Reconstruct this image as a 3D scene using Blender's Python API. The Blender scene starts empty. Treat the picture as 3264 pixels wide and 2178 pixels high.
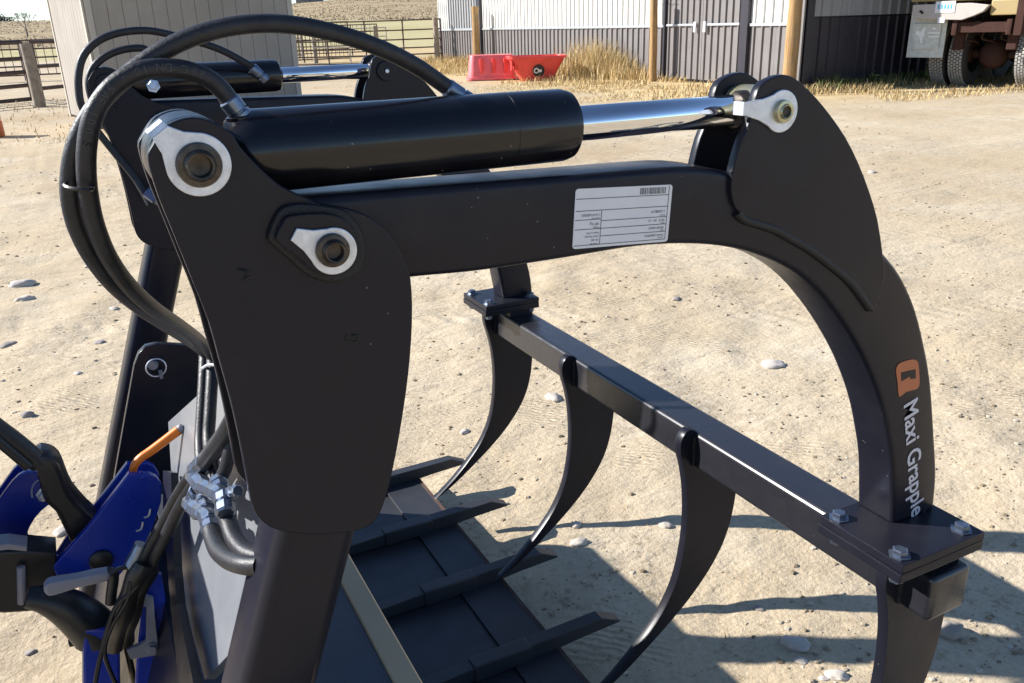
import bpy, bmesh, math, random
from mathutils import Vector, Matrix, noise
R = math.radians
SC = bpy.context.scene
COL = SC.collection

# ---------------------------------------------------------------- camera, sky, sun, exposure
cam_data = bpy.data.cameras.new('camera')
cam_data.sensor_fit = 'HORIZONTAL'; cam_data.sensor_width = 36.0
cam_data.lens = 29.872
cam_data.clip_start = 0.02; cam_data.clip_end = 6000
camera = bpy.data.objects.new('camera', cam_data); COL.objects.link(camera)
camera.matrix_world = Matrix([[0.890648, 0.182727, -0.416362, 0.0], [-0.453826, 0.300687, -0.838826, -0.6636], [-0.028082, 0.936055, 0.350732, 1.26]] + [[0, 0, 0, 1]])
SC.camera = camera

SUN_AZ, SUN_EL = -35.0, 30.0          # heading the light travels towards (from +X), elevation
sun_dir = Vector((math.cos(R(SUN_EL)) * math.cos(R(SUN_AZ)), math.cos(R(SUN_EL)) * math.sin(R(SUN_AZ)), -math.sin(R(SUN_EL))))
world = bpy.data.worlds.new('World'); SC.world = world; world.use_nodes = True
wn = world.node_tree.nodes; wl = world.node_tree.links; wn.clear()
sky = wn.new('ShaderNodeTexSky'); sky.sky_type = 'NISHITA'; sky.sun_disc = False
sky.sun_elevation = R(SUN_EL); sky.sun_rotation = math.atan2(-sun_dir.x, -sun_dir.y)
sky.air_density = 0.9; sky.dust_density = 0.1; sky.ozone_density = 2.5; sky.altitude = 1500
bgn = wn.new('ShaderNodeBackground'); bgn.inputs[1].default_value = 0.095
wo = wn.new('ShaderNodeOutputWorld')
wl.new(sky.outputs[0], bgn.inputs[0]); wl.new(bgn.outputs[0], wo.inputs[0])
sl = bpy.data.lights.new('sun', 'SUN'); sl.energy = 5.0; sl.angle = R(0.53); sl.color = (1.0, 0.965, 0.92)
sun = bpy.data.objects.new('sun', sl); COL.objects.link(sun)
sun.rotation_euler = sun_dir.to_track_quat('-Z', 'Y').to_euler(); sun.location = (-8, 6, 8)
SC.view_settings.view_transform = 'Standard'; SC.view_settings.look = 'None'
SC.view_settings.exposure = 0.95; SC.view_settings.gamma = 1.0
SC.cycles.max_bounces = 6; SC.cycles.diffuse_bounces = 3; SC.cycles.glossy_bounces = 4

# ---------------------------------------------------------------- materials
def srgb(r, g, b):
    f = lambda c: ((c / 255 + 0.055) / 1.055) ** 2.4 if c > 10 else c / 255 / 12.92
    return (f(r), f(g), f(b), 1)
class NT:
    def __init__(s, name):
        s.m = bpy.data.materials.new(name); s.m.use_nodes = True
        s.n = s.m.node_tree.nodes; s.l = s.m.node_tree.links
        s.b = s.n['Principled BSDF']; s.co = None
    def new(s, t, **kw):
        x = s.n.new(t)
        for k, v in kw.items(): setattr(x, k, v)
        return x
    def link(s, a, b): s.l.new(a, b)
    def coord(s, scale=(1, 1, 1)):
        if s.co is None: s.co = s.new('ShaderNodeNewGeometry').outputs['Position']
        mp = s.new('ShaderNodeMapping'); mp.inputs['Scale'].default_value = scale
        s.link(s.co, mp.inputs[0]); return mp.outputs[0]
    def noise(s, scale, detail=4, rough=0.55, stretch=(1, 1, 1)):
        t = s.new('ShaderNodeTexNoise'); t.inputs['Scale'].default_value = scale
        t.inputs['Detail'].default_value = detail; t.inputs['Roughness'].default_value = rough
        s.link(s.coord(stretch), t.inputs['Vector']); return t.outputs['Fac']
    def voro(s, scale, feature='F1', stretch=(1, 1, 1), out='Distance'):
        t = s.new('ShaderNodeTexVoronoi', feature=feature); t.inputs['Scale'].default_value = scale
        s.link(s.coord(stretch), t.inputs['Vector']); return t.outputs[out]
    def ramp(s, fac, stops):
        t = s.new('ShaderNodeValToRGB'); e = t.color_ramp.elements
        e[0].position, e[0].color = stops[0]; e[1].position, e[1].color = stops[-1]
        for p, c in stops[1:-1]:
            x = e.new(p); x.color = c
        s.link(fac, t.inputs[0]); return t.outputs[0]
    def mix(s, fac, a, b, mode='MIX'):
        t = s.new('ShaderNodeMix', data_type='RGBA', blend_type=mode)
        for sock, v in ((t.inputs[0], fac), (t.inputs[6], a), (t.inputs[7], b)):
            if hasattr(v, 'is_output'): s.link(v, sock)
            else: sock.default_value = v
        return t.outputs[2]
    def math(s, op, a, b=0.5):
        t = s.new('ShaderNodeMath', operation=op)
        for sock, v in ((t.inputs[0], a), (t.inputs[1], b)):
            if hasattr(v, 'is_output'): s.link(v, sock)
            else: sock.default_value = v
        return t.outputs[0]
    def bump(s, h, strength=0.3, dist=0.01, normal=None):
        t = s.new('ShaderNodeBump'); t.inputs['Strength'].default_value = strength; t.inputs['Distance'].default_value = dist
        s.link(h, t.inputs['Height'])
        if normal is not None: s.link(normal, t.inputs['Normal'])
        return t.outputs[0]
    def set(s, **kw):
        for k, v in kw.items():
            sock = s.b.inputs[k]
            if hasattr(v, 'is_output'): s.link(v, sock)
            else: sock.default_value = v
        return s.m
g1 = lambda v: (v, v, v, 1)
B2 = [(0.0, g1(0)), (1.0, g1(1))]
MAT = {}
def paint(name, col, rough, dust=0.25, spec=0.5, grain=900, gstr=0.12, dustcol=(0.30, 0.25, 0.19, 1), chips=True, coat=0.0):
    t = NT(name)
    if coat: t.set(**{'Coat Weight': coat, 'Coat Roughness': 0.22})
    big = t.noise(9, 6, 0.65); d = t.ramp(big, [(0.50, g1(0)), (0.78, g1(dust))])
    c = t.mix(d, col, dustcol)
    if chips:
        sp = t.voro(70, out='Distance'); n2 = t.noise(5, 3)
        k = t.math('MULTIPLY', t.math('LESS_THAN', sp, 0.055), t.math('GREATER_THAN', n2, 0.54))
        c = t.mix(t.math('MULTIPLY', k, 0.35), c, (0.4, 0.38, 0.34, 1))
    rg = t.ramp(t.noise(24, 5, 0.6), [(0.3, g1(max(rough - 0.06, 0.03))), (0.75, g1(rough + 0.10))])
    t.set(**{'Base Color': c, 'Roughness': rg, 'Specular IOR Level': spec, 'Normal': t.bump(t.noise(grain, 2), gstr, 0.0006)})
    MAT[name] = t.m; return t.m
paint('black_paint', (0.012, 0.012, 0.0185, 1), 0.33, 0.20, 0.23, dustcol=(0.050, 0.049, 0.052, 1), coat=0.05)
paint('dusty_black_paint', (0.018, 0.018, 0.022, 1), 0.30, 0.25, 0.6, dustcol=(0.06, 0.058, 0.056, 1), coat=0.3)
paint('barrel_paint', (0.006, 0.006, 0.009, 1), 0.17, 0.03, gstr=0.03)
paint('floor_paint', (0.030, 0.032, 0.038, 1), 0.45, 0.12, gstr=0.1, dustcol=(0.12, 0.10, 0.085, 1))
paint('glare_grey_paint', (0.19, 0.20, 0.22, 1), 0.34, 0.15, gstr=0.05, coat=0.25)  # sun glare on the glossy black back plate painted in as pale grey
paint('mid_grey_paint', (0.055, 0.06, 0.075, 1), 0.36, 0.15, gstr=0.05)
paint('tan_reflection_steel', (0.56, 0.42, 0.25, 1), 0.5, 0.25)  # ground reflection put into the lip bar's colour as tan
paint('blue_paint', (0.006, 0.032, 0.33, 1), 0.30, 0.05)
paint('grey_paint', (0.26, 0.25, 0.28, 1), 0.45, 0.2)
paint('white_steel', (0.46, 0.42, 0.385, 1), 0.5, 0.35)
paint('yellow_steel', (0.36, 0.27, 0.12, 1), 0.55, 0.4)
paint('rust', (0.055, 0.027, 0.021, 1), 0.8, 0.06, spec=0.15)
paint('dull_rust', (0.085, 0.05, 0.04, 1), 0.7, 0.3, spec=0.2)
paint('black_plastic', (0.013, 0.013, 0.014, 1), 0.38, 0.15)
def simple(name, col, rough, metal=0.0, spec=0.5, var=0.12, scale=30, bump=0.0, bscale=200):
    t = NT(name)
    lo = tuple(max(c * (1 - var), 0) for c in col[:3]) + (1,); hi = tuple(min(c * (1 + var), 1) for c in col[:3]) + (1,)
    c = t.ramp(t.noise(scale, 5, 0.6), [(0.3, lo), (0.7, hi)])
    kw = {'Base Color': c, 'Roughness': rough, 'Metallic': metal, 'Specular IOR Level': spec}
    if bump: kw['Normal'] = t.bump(t.noise(bscale, 3), bump, 0.002)
    t.set(**kw); MAT[name] = t.m; return t.m
simple('chrome', (0.78, 0.79, 0.82), 0.05, 1.0, var=0.03)
simple('zinc', (0.68, 0.71, 0.77), 0.40, 0.65, var=0.16, scale=120, bump=0.1, bscale=700)
simple('fitting_zinc', (0.19, 0.225, 0.29), 0.33, 0.85, var=0.2, scale=90)
simple('yellow_zinc', (0.50, 0.47, 0.30), 0.32, 0.8, var=0.3, scale=40)
simple('greasy_steel', (0.075, 0.062, 0.05), 0.40, 0.6, var=0.5, scale=90)
simple('dark_grease', (0.016, 0.014, 0.012), 0.35, var=0.5)
simple('hose_rubber', (0.020, 0.0205, 0.024), 0.46, spec=0.4, var=0.3, scale=60, bump=0.25, bscale=350)
simple('print_grey', (0.05, 0.05, 0.052), 0.6)
simple('orange_plastic', (0.80, 0.20, 0.012), 0.35, var=0.05)
simple('label_white', (0.72, 0.73, 0.76), 0.32, var=0.03)
simple('label_ink', (0.09, 0.09, 0.11), 0.4)
simple('decal_white', (0.62, 0.61, 0.66), 0.4, var=0.03)
simple('decal_orange', (0.50, 0.145, 0.055), 0.4, var=0.05)
simple('ink_black', (0.004, 0.004, 0.004), 0.5)
simple('weld', (0.010, 0.010, 0.011), 0.55, bump=0.6, bscale=600)
simple('cyan_ink', (0.10, 0.42, 0.62), 0.5)
simple('red_plastic', (0.80, 0.075, 0.065), 0.42, var=0.10, scale=6)
simple('pink_plastic', (0.80, 0.17, 0.18), 0.45, var=0.12, scale=6)
simple('orange_barrel', (0.55, 0.13, 0.04), 0.5, var=0.2, scale=5)
simple('tyre_rubber', (0.035, 0.034, 0.033), 0.8, var=0.4, scale=20)
simple('tread_dusty', (0.38, 0.36, 0.33), 0.9, var=0.25, scale=20)
simple('mud_flap', (0.60, 0.62, 0.57), 0.6, var=0.18, scale=9)
simple('mud_flap_print', (0.85, 0.86, 0.82), 0.6)
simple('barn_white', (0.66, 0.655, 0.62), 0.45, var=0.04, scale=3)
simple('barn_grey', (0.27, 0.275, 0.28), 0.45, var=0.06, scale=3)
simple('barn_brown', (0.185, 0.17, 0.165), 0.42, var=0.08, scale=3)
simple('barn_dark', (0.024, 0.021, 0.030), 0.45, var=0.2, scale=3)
simple('galvanised', (0.45, 0.46, 0.47), 0.4, 0.5, var=0.1)
simple('pipe_rust', (0.085, 0.055, 0.045), 0.7, var=0.35, scale=8)
simple('pipe_pale', (0.38, 0.35, 0.30), 0.65, var=0.25, scale=8)
simple('weathered_wood', (0.30, 0.25, 0.19), 0.85, var=0.3, scale=10, bump=0.4, bscale=60)
simple('shed_roof', (0.10, 0.09, 0.085), 0.8, var=0.3, scale=10)
simple('far_grey', (0.22, 0.21, 0.21), 0.8, var=0.2, scale=0.6)
simple('far_dark', (0.06, 0.06, 0.065), 0.8, var=0.3, scale=0.6)
def wood(name, a, b):
    t = NT(name)
    n = t.noise(28, 6, 0.65, (1, 1, 0.06)); k = t.noise(3, 3)
    c = t.ramp(n, [(0.32, a), (0.68, b)]); c = t.mix(t.ramp(k, [(0.5, g1(0)), (0.75, g1(0.6))]), c, (0.22, 0.17, 0.11, 1))
    t.set(**{'Base Color': c, 'Roughness': 0.8, 'Specular IOR Level': 0.2, 'Normal': t.bump(n, 0.5, 0.01)}); MAT[name] = t.m
wood('pole_wood', (0.24, 0.135, 0.055, 1), (0.50, 0.33, 0.16, 1))
def siding(name, a, b):
    t = NT(name)
    n = t.noise(16, 6, 0.65, (1, 1, 0.05)); st = t.noise(2.2, 4, 0.6)
    c = t.mix(t.ramp(st, [(0.35, g1(0)), (0.7, g1(1))]), a, b)
    t.set(**{'Base Color': c, 'Roughness': 0.75, 'Specular IOR Level': 0.25, 'Normal': t.bump(n, 0.25, 0.006)}); MAT[name] = t.m
siding('shed_siding', (0.30, 0.27, 0.23, 1), (0.35, 0.315, 0.27, 1))
siding('shed_trim', (0.44, 0.40, 0.34, 1), (0.50, 0.455, 0.38, 1))
def cob(name, a, b):
    t = NT(name)
    oi = t.new('ShaderNodeObjectInfo'); n = t.noise(45, 6, 0.6)
    c = t.mix(n, a, b); c = t.mix(t.math('MULTIPLY', oi.outputs['Random'], 0.45), c, (0.40, 0.33, 0.24, 1))
    t.set(**{'Base Color': c, 'Roughness': 0.8, 'Specular IOR Level': 0.3, 'Normal': t.bump(n, 0.4, 0.006)}); MAT[name] = t.m
cob('stone_pale', (0.42, 0.38, 0.34, 1), (0.66, 0.60, 0.53, 1))
cob('stone_grey', (0.20, 0.185, 0.175, 1), (0.38, 0.34, 0.31, 1))
def blades(name, stops):
    t = NT(name)
    at = t.new('ShaderNodeAttribute', attribute_name='tint')
    c = t.ramp(at.outputs['Fac'], stops)
    t.set(**{'Base Color': c, 'Roughness': 0.7, 'Specular IOR Level': 0.15})
    MAT[name] = t.m
blades('dry_grass', [(0.0, (0.34, 0.23, 0.10, 1)), (0.5, (0.54, 0.40, 0.19, 1)), (1.0, (0.68, 0.54, 0.30, 1))])
blades('green_weed', [(0.0, (0.05, 0.075, 0.022, 1)), (0.6, (0.13, 0.16, 0.06, 1)), (1.0, (0.33, 0.29, 0.14, 1))])
blades('sage', [(0.0, (0.26, 0.205, 0.125, 1)), (1.0, (0.44, 0.36, 0.235, 1))])
blades('clod', [(0.0, (0.20, 0.155, 0.10, 1)), (0.5, (0.36, 0.285, 0.19, 1)), (1.0, (0.55, 0.48, 0.38, 1))])
blades('bark', [(0.0, (0.12, 0.10, 0.085, 1)), (1.0, (0.26, 0.22, 0.19, 1))])
blades('far_leaf', [(0.0, (0.030, 0.040, 0.030, 1)), (1.0, (0.06, 0.07, 0.05, 1))])

def ground_material():
    t = NT('sandy_ground')
    sand = t.ramp(t.noise(0.55, 6, 0.6), [(0.30, (0.48, 0.385, 0.26, 1)), (0.50, (0.55, 0.455, 0.325, 1)), (0.72, (0.60, 0.525, 0.405, 1))])
    pale = t.ramp(t.noise(0.9, 6, 0.65), [(0.50, g1(0)), (0.68, g1(0.8))])
    c = t.mix(pale, sand, (0.68, 0.62, 0.515, 1))
    fine = t.noise(95, 6, 0.7)
    c = t.mix(0.45, c, t.ramp(fine, [(0.30, (0.36, 0.275, 0.185, 1)), (0.5, (0.545, 0.45, 0.325, 1)), (0.72, (0.67, 0.58, 0.445, 1))]))
    str_ = t.noise(14, 5, 0.65, (0.35, 1.2, 1))
    c = t.mix(t.ramp(str_, [(0.58, g1(0)), (0.74, g1(0.40))]), c, (0.36, 0.275, 0.18, 1))
    big = t.ramp(t.noise(0.22, 4, 0.5, (1, 0.5, 1)), [(0.42, g1(0)), (0.62, g1(0.5))])
    c = t.mix(big, c, t.mix(0.6, c, (0.60, 0.50, 0.36, 1), 'MULTIPLY'))
    grey = t.ramp(t.noise(0.65, 7, 0.7, (1, 0.8, 1)), [(0.47, g1(0)), (0.60, g1(0.75))])
    c = t.mix(grey, c, t.ramp(t.noise(22, 6, 0.7), [(0.35, (0.40, 0.325, 0.235, 1)), (0.65, (0.62, 0.545, 0.43, 1))]))
    crumb = t.math('MULTIPLY', t.ramp(t.noise(34, 5, 0.75), [(0.54, g1(0)), (0.62, g1(1))]), t.ramp(t.noise(2.1, 5, 0.65), [(0.44, g1(0.05)), (0.60, g1(0.75))]))
    c = t.mix(crumb, c, (0.27, 0.21, 0.145, 1))
    specks = t.math('MULTIPLY', t.math('LESS_THAN', t.voro(55), 0.13), t.math('GREATER_THAN', t.noise(6, 3), 0.47))
    c = t.mix(t.math('MULTIPLY', specks, 0.55), c, (0.25, 0.19, 0.13, 1))
    # far away: stubble field and brush-covered rise take over
    sep = t.new('ShaderNodeSeparateXYZ'); t.link(t.new('ShaderNodeNewGeometry').outputs['Position'], sep.inputs[0])
    dist = t.math('SQRT', t.math('ADD', t.math('POWER', sep.outputs[0], 2.0), t.math('POWER', sep.outputs[1], 2.0)))
    wob = t.math('ADD', dist, t.math('MULTIPLY', t.math('SUBTRACT', t.noise(0.05, 3), 0.5), 30.0))
    straw = t.ramp(t.noise(1.6, 6, 0.65), [(0.35, (0.46, 0.34, 0.17, 1)), (0.65, (0.62, 0.49, 0.29, 1))])
    nearbarn = t.math('MULTIPLY', t.math('MULTIPLY', t.ramp(t.math('ADD', t.math('MULTIPLY', sep.outputs[0], 0.05), t.math('MULTIPLY', t.noise(0.8, 4), 0.16)), [(0.46, g1(0)), (0.55, g1(1))]), t.math('LESS_THAN', wob, 60.0)), t.ramp(t.math('MULTIPLY', sep.outputs[1], 0.02), [(0.16, g1(0)), (0.20, g1(1))]))
    c = t.mix(t.math('MULTIPLY', nearbarn, 0.85), c, straw)
    f1 = t.ramp(t.math('DIVIDE', wob, 400.0), [(0.130, g1(0)), (0.150, g1(1))])
    field = t.ramp(t.noise(0.06, 5, 0.6), [(0.35, (0.40, 0.36, 0.19, 1)), (0.65, (0.50, 0.44, 0.26, 1))])
    c = t.mix(f1, c, field)
    f2 = t.ramp(t.math('DIVIDE', wob, 400.0), [(0.275, g1(0)), (0.30, g1(1))])
    brush = t.ramp(t.noise(0.28, 7, 0.7), [(0.36, (0.24, 0.185, 0.115, 1)), (0.52, (0.38, 0.30, 0.19, 1)), (0.68, (0.48, 0.39, 0.26, 1))])
    c = t.mix(f2, c, brush)
    n1 = t.bump(t.noise(6, 6, 0.6, (0.6, 1.1, 1)), 0.34, 0.055)
    n2 = t.bump(t.noise(48, 8, 0.70), 0.50, 0.014, n1)
    wv = t.new('ShaderNodeTexWave', wave_type='BANDS', bands_direction='DIAGONAL'); wv.inputs['Scale'].default_value = 22; wv.inputs['Distortion'].default_value = 3.5; wv.inputs['Detail'].default_value = 1
    t.link(t.coord((1, 1, 0)), wv.inputs['Vector'])
    prints = t.math('MULTIPLY', wv.outputs['Fac'], t.ramp(t.noise(2.6, 2, 0.4), [(0.60, g1(0)), (0.68, g1(1))]))
    n3 = t.bump(prints, 0.45, 0.014, n2)
    rot = t.new('ShaderNodeMapping'); rot.inputs['Rotation'].default_value = (0, 0, R(28)); t.link(t.co, rot.inputs[0])
    rs = t.new('ShaderNodeSeparateXYZ'); t.link(rot.outputs[0], rs.inputs[0])
    wob2 = t.math('ADD', rs.outputs[1], t.math('MULTIPLY', t.math('SUBTRACT', t.noise(0.35, 2), 0.5), 0.9))
    ruts = None
    for y0 in (3.1, 4.45, 6.6, 8.1, 10.2):
        m = t.math('MAXIMUM', t.math('SUBTRACT', 1.0, t.math('DIVIDE', t.math('ABSOLUTE', t.math('SUBTRACT', wob2, y0)), 0.16)), 0.0)
        ruts = m if ruts is None else t.math('ADD', ruts, m)
    lug = t.math('MULTIPLY', t.math('ADD', t.math('SINE', t.math('MULTIPLY', t.math('ADD', rs.outputs[0], t.math('MULTIPLY', wob2, 0.6)), 62.0)), 1.0), 0.22)
    rh = t.math('MULTIPLY', ruts, t.math('MULTIPLY', t.math('SUBTRACT', lug, 0.8), t.ramp(t.noise(1.1, 3), [(0.40, g1(0)), (0.58, g1(1))])))
    n3 = t.bump(rh, 0.28, 0.03, n3)
    c = t.mix(1.0, c, (0.985, 0.965, 0.915, 1), 'MULTIPLY')
    t.set(**{'Base Color': c, 'Roughness': 0.95, 'Specular IOR Level': 0.1, 'Normal': n3}); MAT['ground'] = t.m
ground_material()

# ---------------------------------------------------------------- helpers
ORG = {}
def new_obj(name, me, mats, parent=None):
    o = bpy.data.objects.new(name, me); COL.objects.link(o)
    for m in (mats if isinstance(mats, (list, tuple)) else [mats]):
        if me is not None and len(me.materials) < (len(mats) if isinstance(mats, (list, tuple)) else 1): me.materials.append(MAT[m] if isinstance(m, str) else m)
    if parent is not None: attach(o, parent)
    return o
def attach(o, parent):
    o.parent = parent
    if parent.name in ORG: o.matrix_parent_inverse = Matrix.Translation(-ORG[parent.name])
def thing(name, label, cat, loc=(0, 0, 0), group=None):
    o = bpy.data.objects.new(name, None); COL.objects.link(o); o.empty_display_size = 0.1
    o.location = loc; ORG[o.name] = Vector(loc); return tag(o, label, cat, group)
def tag(o, label=None, cat=None, group=None, kind=None):
    for k, v in (('label', label), ('category', cat), ('group', group), ('kind', kind)):
        if v: o[k] = v
    return o
def finish(bm, name, mats, parent, angle=35, flat=0):
    bmesh.ops.recalc_face_normals(bm, faces=bm.faces)
    me = bpy.data.meshes.new(name); bm.to_mesh(me); bm.free()
    if angle:
        me.shade_smooth(); me.set_sharp_from_angle(angle=R(angle))
    if flat:
        big = sorted(me.polygons, key=lambda p: -p.area)[flat - 1].area * 0.999
        for p in me.polygons:
            if p.area >= big or len(p.vertices) > 4:
                p.use_smooth = False
                for li in p.loop_indices: me.edges[me.loops[li].edge_index].use_edge_sharp = True
    return new_obj(name, me, mats, parent)
def pydata(name, v, f, mats, parent=None, angle=35):
    me = bpy.data.meshes.new(name); me.from_pydata(v, [], f); me.update()
    if angle:
        me.shade_smooth(); me.set_sharp_from_angle(angle=R(angle))
    return new_obj(name, me, mats, parent)
def cr(pts, k=4, closed=False):
    """Catmull-Rom resample (2D or 3D)"""
    P = [Vector(p) for p in pts]; n = len(P); out = []
    rng = range(n) if closed else range(n - 1)
    for i in rng:
        if closed: a, b, c, d = P[(i - 1) % n], P[i], P[(i + 1) % n], P[(i + 2) % n]
        else: a, b, c, d = P[max(i - 1, 0)], P[i], P[i + 1], P[min(i + 2, n - 1)]
        for j in range(k):
            t = j / k
            out.append(0.5 * ((2 * b) + (c - a) * t + (2 * a - 5 * b + 4 * c - d) * t * t + (3 * b - a - 3 * c + d) * t ** 3))
    if not closed: out.append(P[-1])
    return out
def prism(name, outline, ya, yb, mat, parent=None, bev=0.0012, k=1, angle=35, axis='Y'):
    pts = cr(outline, k, True) if k > 1 else [Vector(p) for p in outline]
    bm = bmesh.new()
    if axis == 'Y': mkv = lambda p, h: (p[0], h, p[1])
    elif axis == 'X': mkv = lambda p, h: (h, p[0], p[1])
    else: mkv = lambda p, h: (p[0], p[1], h)
    va = [bm.verts.new(mkv(p, ya)) for p in pts]; vb = [bm.verts.new(mkv(p, yb)) for p in pts]
    n = len(pts); fa = bm.faces.new(va); fb = bm.faces.new(vb[::-1])
    for i in range(n): bm.faces.new((va[i], vb[i], vb[(i + 1) % n], va[(i + 1) % n]))
    bmesh.ops.recalc_face_normals(bm, faces=bm.faces)
    if bev:
        ed = list(set(fa.edges) | set(fb.edges))
        bmesh.ops.bevel(bm, geom=ed, offset=bev, segments=2, profile=0.5, affect='EDGES', clamp_overlap=True)
    return finish(bm, name, mat, parent, angle, 2)
def box(name, lo, hi, mat, parent=None, bev=0.003, M=None, seg=2):
    bm = bmesh.new()
    bmesh.ops.create_cube(bm, size=1)
    lo, hi = Vector(lo), Vector(hi); c = (lo + hi) / 2; s = hi - lo
    for v in bm.verts: v.co = Vector((v.co.x * s.x, v.co.y * s.y, v.co.z * s.z)) + c
    if bev: bmesh.ops.bevel(bm, geom=bm.edges[:], offset=bev, segments=seg, profile=0.5, affect='EDGES', clamp_overlap=True)
    if M is not None: bmesh.ops.transform(bm, matrix=M, verts=bm.verts)
    return finish(bm, name, mat, parent, 35, 6)
def frames(P):
    T = []
    for i in range(len(P)):
        d = P[min(i + 1, len(P) - 1)] - P[max(i - 1, 0)]
        T.append(d.normalized() if d.length > 1e-9 else Vector((0, 0, 1)))
    u = T[0].orthogonal().normalized(); F = []
    for t in T:
        u = (u - t * u.dot(t)).normalized(); F.append((u, t.cross(u)))
    return T, F
def tube_geo(pts, r, seg=10, k=5, cap=True):
    P = cr(pts, k) if k > 1 and len(pts) > 2 else [Vector(p) for p in pts]
    T, F = frames(P); v = []; f = []
    rr = r if callable(r) else (lambda t: r)
    for i, p in enumerate(P):
        q = rr(i / (len(P) - 1))
        for j in range(seg):
            a = 2 * math.pi * j / seg
            v.append(p + (F[i][0] * math.cos(a) + F[i][1] * math.sin(a)) * q)
    for i in range(len(P) - 1):
        for j in range(seg):
            f.append((i * seg + j, i * seg + (j + 1) % seg, (i + 1) * seg + (j + 1) % seg, (i + 1) * seg + j))
    if cap:
        f.append(tuple(range(seg))[::-1]); f.append(tuple(range((len(P) - 1) * seg, len(P) * seg)))
    return v, f
def tube(name, pts, r, mat, parent=None, seg=12, k=6):
    v, f = tube_geo(pts, r, seg, k); return pydata(name, v, f, mat, parent, 50)
def lathe(name, p0, axis, prof, mat, parent=None, seg=32, angle=35):
    """prof: list of (height along axis, radius)"""
    p0 = Vector(p0); a = Vector(axis).normalized(); u = a.orthogonal().normalized(); w = a.cross(u)
    bm = bmesh.new(); rings = []
    for h, r in prof:
        if r <= 1e-6: rings.append([bm.verts.new(p0 + a * h)])
        else: rings.append([bm.verts.new(p0 + a * h + (u * math.cos(2 * math.pi * j / seg) + w * math.sin(2 * math.pi * j / seg)) * r) for j in range(seg)])
    for A, B in zip(rings[:-1], rings[1:]):
        for j in range(seg):
            q = [A[j % len(A)], A[(j + 1) % len(A)], B[(j + 1) % len(B)], B[j % len(B)]]
            q2 = []
            for x in q:
                if x not in q2: q2.append(x)
            if len(q2) >= 3: bm.faces.new(q2)
    for ring, (h, r) in ((rings[0], prof[0]), (rings[-1], prof[-1])):
        if len(ring) > 2: bm.faces.new(ring)
    return finish(bm, name, mat, parent, angle)
def rod(name, p0, p1, r, mat, parent=None, seg=20, b=None):
    p0, p1 = Vector(p0), Vector(p1); L = (p1 - p0).length; b = b if b is not None else min(r * 0.15, L * 0.2)
    return lathe(name, p0, p1 - p0, [(0, r - b), (b, r), (L - b, r), (L, r - b)], mat, parent, seg, 50)
def hexbolt(name, p, axis, r, h, mat, parent=None):
    p = Vector(p); o = lathe(name, p, axis, [(0, r * 1.45), (h * 0.22, r * 1.45), (h * 0.25, r), (h * 0.9, r), (h, r * 0.82)], mat, parent, 6, 20); return o
def text_mesh(name, body, mat, parent, o, ux, uy, size, n_off=0.0004, align='LEFT', width=None, bold=0.0):
    """flat lettering: origin o, unit vectors ux (reading direction) and uy (letter up)"""
    cu = bpy.data.curves.new(name, 'FONT'); cu.body = body; cu.size = 1.0; cu.align_x = align; cu.resolution_u = 3; cu.offset = bold
    tmp = bpy.data.objects.new(name, cu); COL.objects.link(tmp)
    dg = bpy.context.evaluated_depsgraph_get(); me = bpy.data.meshes.new_from_object(tmp.evaluated_get(dg))
    bpy.data.objects.remove(tmp); bpy.data.curves.remove(cu)
    ux, uy = Vector(ux).normalized(), Vector(uy).normalized(); n = ux.cross(uy); o = Vector(o)
    sx = size
    if width and len(me.vertices): sx = width / max(v.co.x for v in me.vertices)
    for v in me.vertices: v.co = o + ux * v.co.x * sx + uy * v.co.y * size + n * n_off
    me.materials.clear()
    return new_obj(name, me, mat, parent)
def tint_attr(me, per_face):
    a = me.attributes.new('tint', 'FLOAT', 'FACE'); a.data.foreach_set('value', per_face)

# ---------------------------------------------------------------- ground
rnd = random.Random(7)
def sstep(a, b, x):
    t = min(max((x - a) / (b - a), 0), 1); return t * t * (3 - 2 * t)
def terrain(x, y):
    r = math.hypot(x, y)
    if r < 45: return 0.0
    az = math.degrees(math.atan2(x, y))
    w = sstep(4, 17, az)
    zl = 0.9 * sstep(100, 170, r) + 5.4 * sstep(140, 330, r) + 1.0 * sstep(300, 900, r)
    zm = 2.1 * sstep(50, 120, r) + 9.5 * sstep(105, 390, r) + 7.5 * sstep(350, 650, r)
    z = zl * (1 - w) + zm * w
    if r > 110: z += 0.35 * noise.noise(Vector((x * 0.03, y * 0.03, 0))) + 0.5 * noise.noise(Vector((x * 0.012, y * 0.012, 3)))
    return z
TRK = Vector((math.cos(R(62)), math.sin(R(62)), 0))
def micro(x, y):
    r = math.hypot(x, y)
    if r > 40: return 0.0
    f = 1 - sstep(25, 40, r)
    p = Vector((x, y, 0))
    z = 0.014 * noise.noise(p * 0.9) + 0.010 * noise.noise(p * 2.6 + Vector((5, 1, 0)))
    if r < 12:
        q = Vector((p.dot(TRK) * 1.2, p.cross(TRK).z * 5.0, 2))
        z += 0.009 * noise.noise(q) + 0.0055 * noise.noise(p * 7) + 0.004 * noise.noise(p * 17) + 0.0020 * noise.noise(p * 33)
    return z * f
def gz(x, y): return terrain(x, y) + micro(x, y)
def axis(lo, hi, step, far, grow):
    a = []; v = lo
    while v < hi: a.append(v); v += step
    s = step
    while v < far: a.append(v); s *= grow; v += s
    a.append(far); v = lo; s = step; pre = []
    while v > -far: s *= grow; v -= s; pre.append(max(v, -far))
    return pre[::-1] + a
gxs = axis(-1.3, 3.0, 0.026, 2500, 1.075); gys = axis(-0.6, 3.6, 0.026, 2500, 1.06)
gv = [(x, y, gz(x, y)) for y in gys for x in gxs]; nx = len(gxs)
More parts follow.
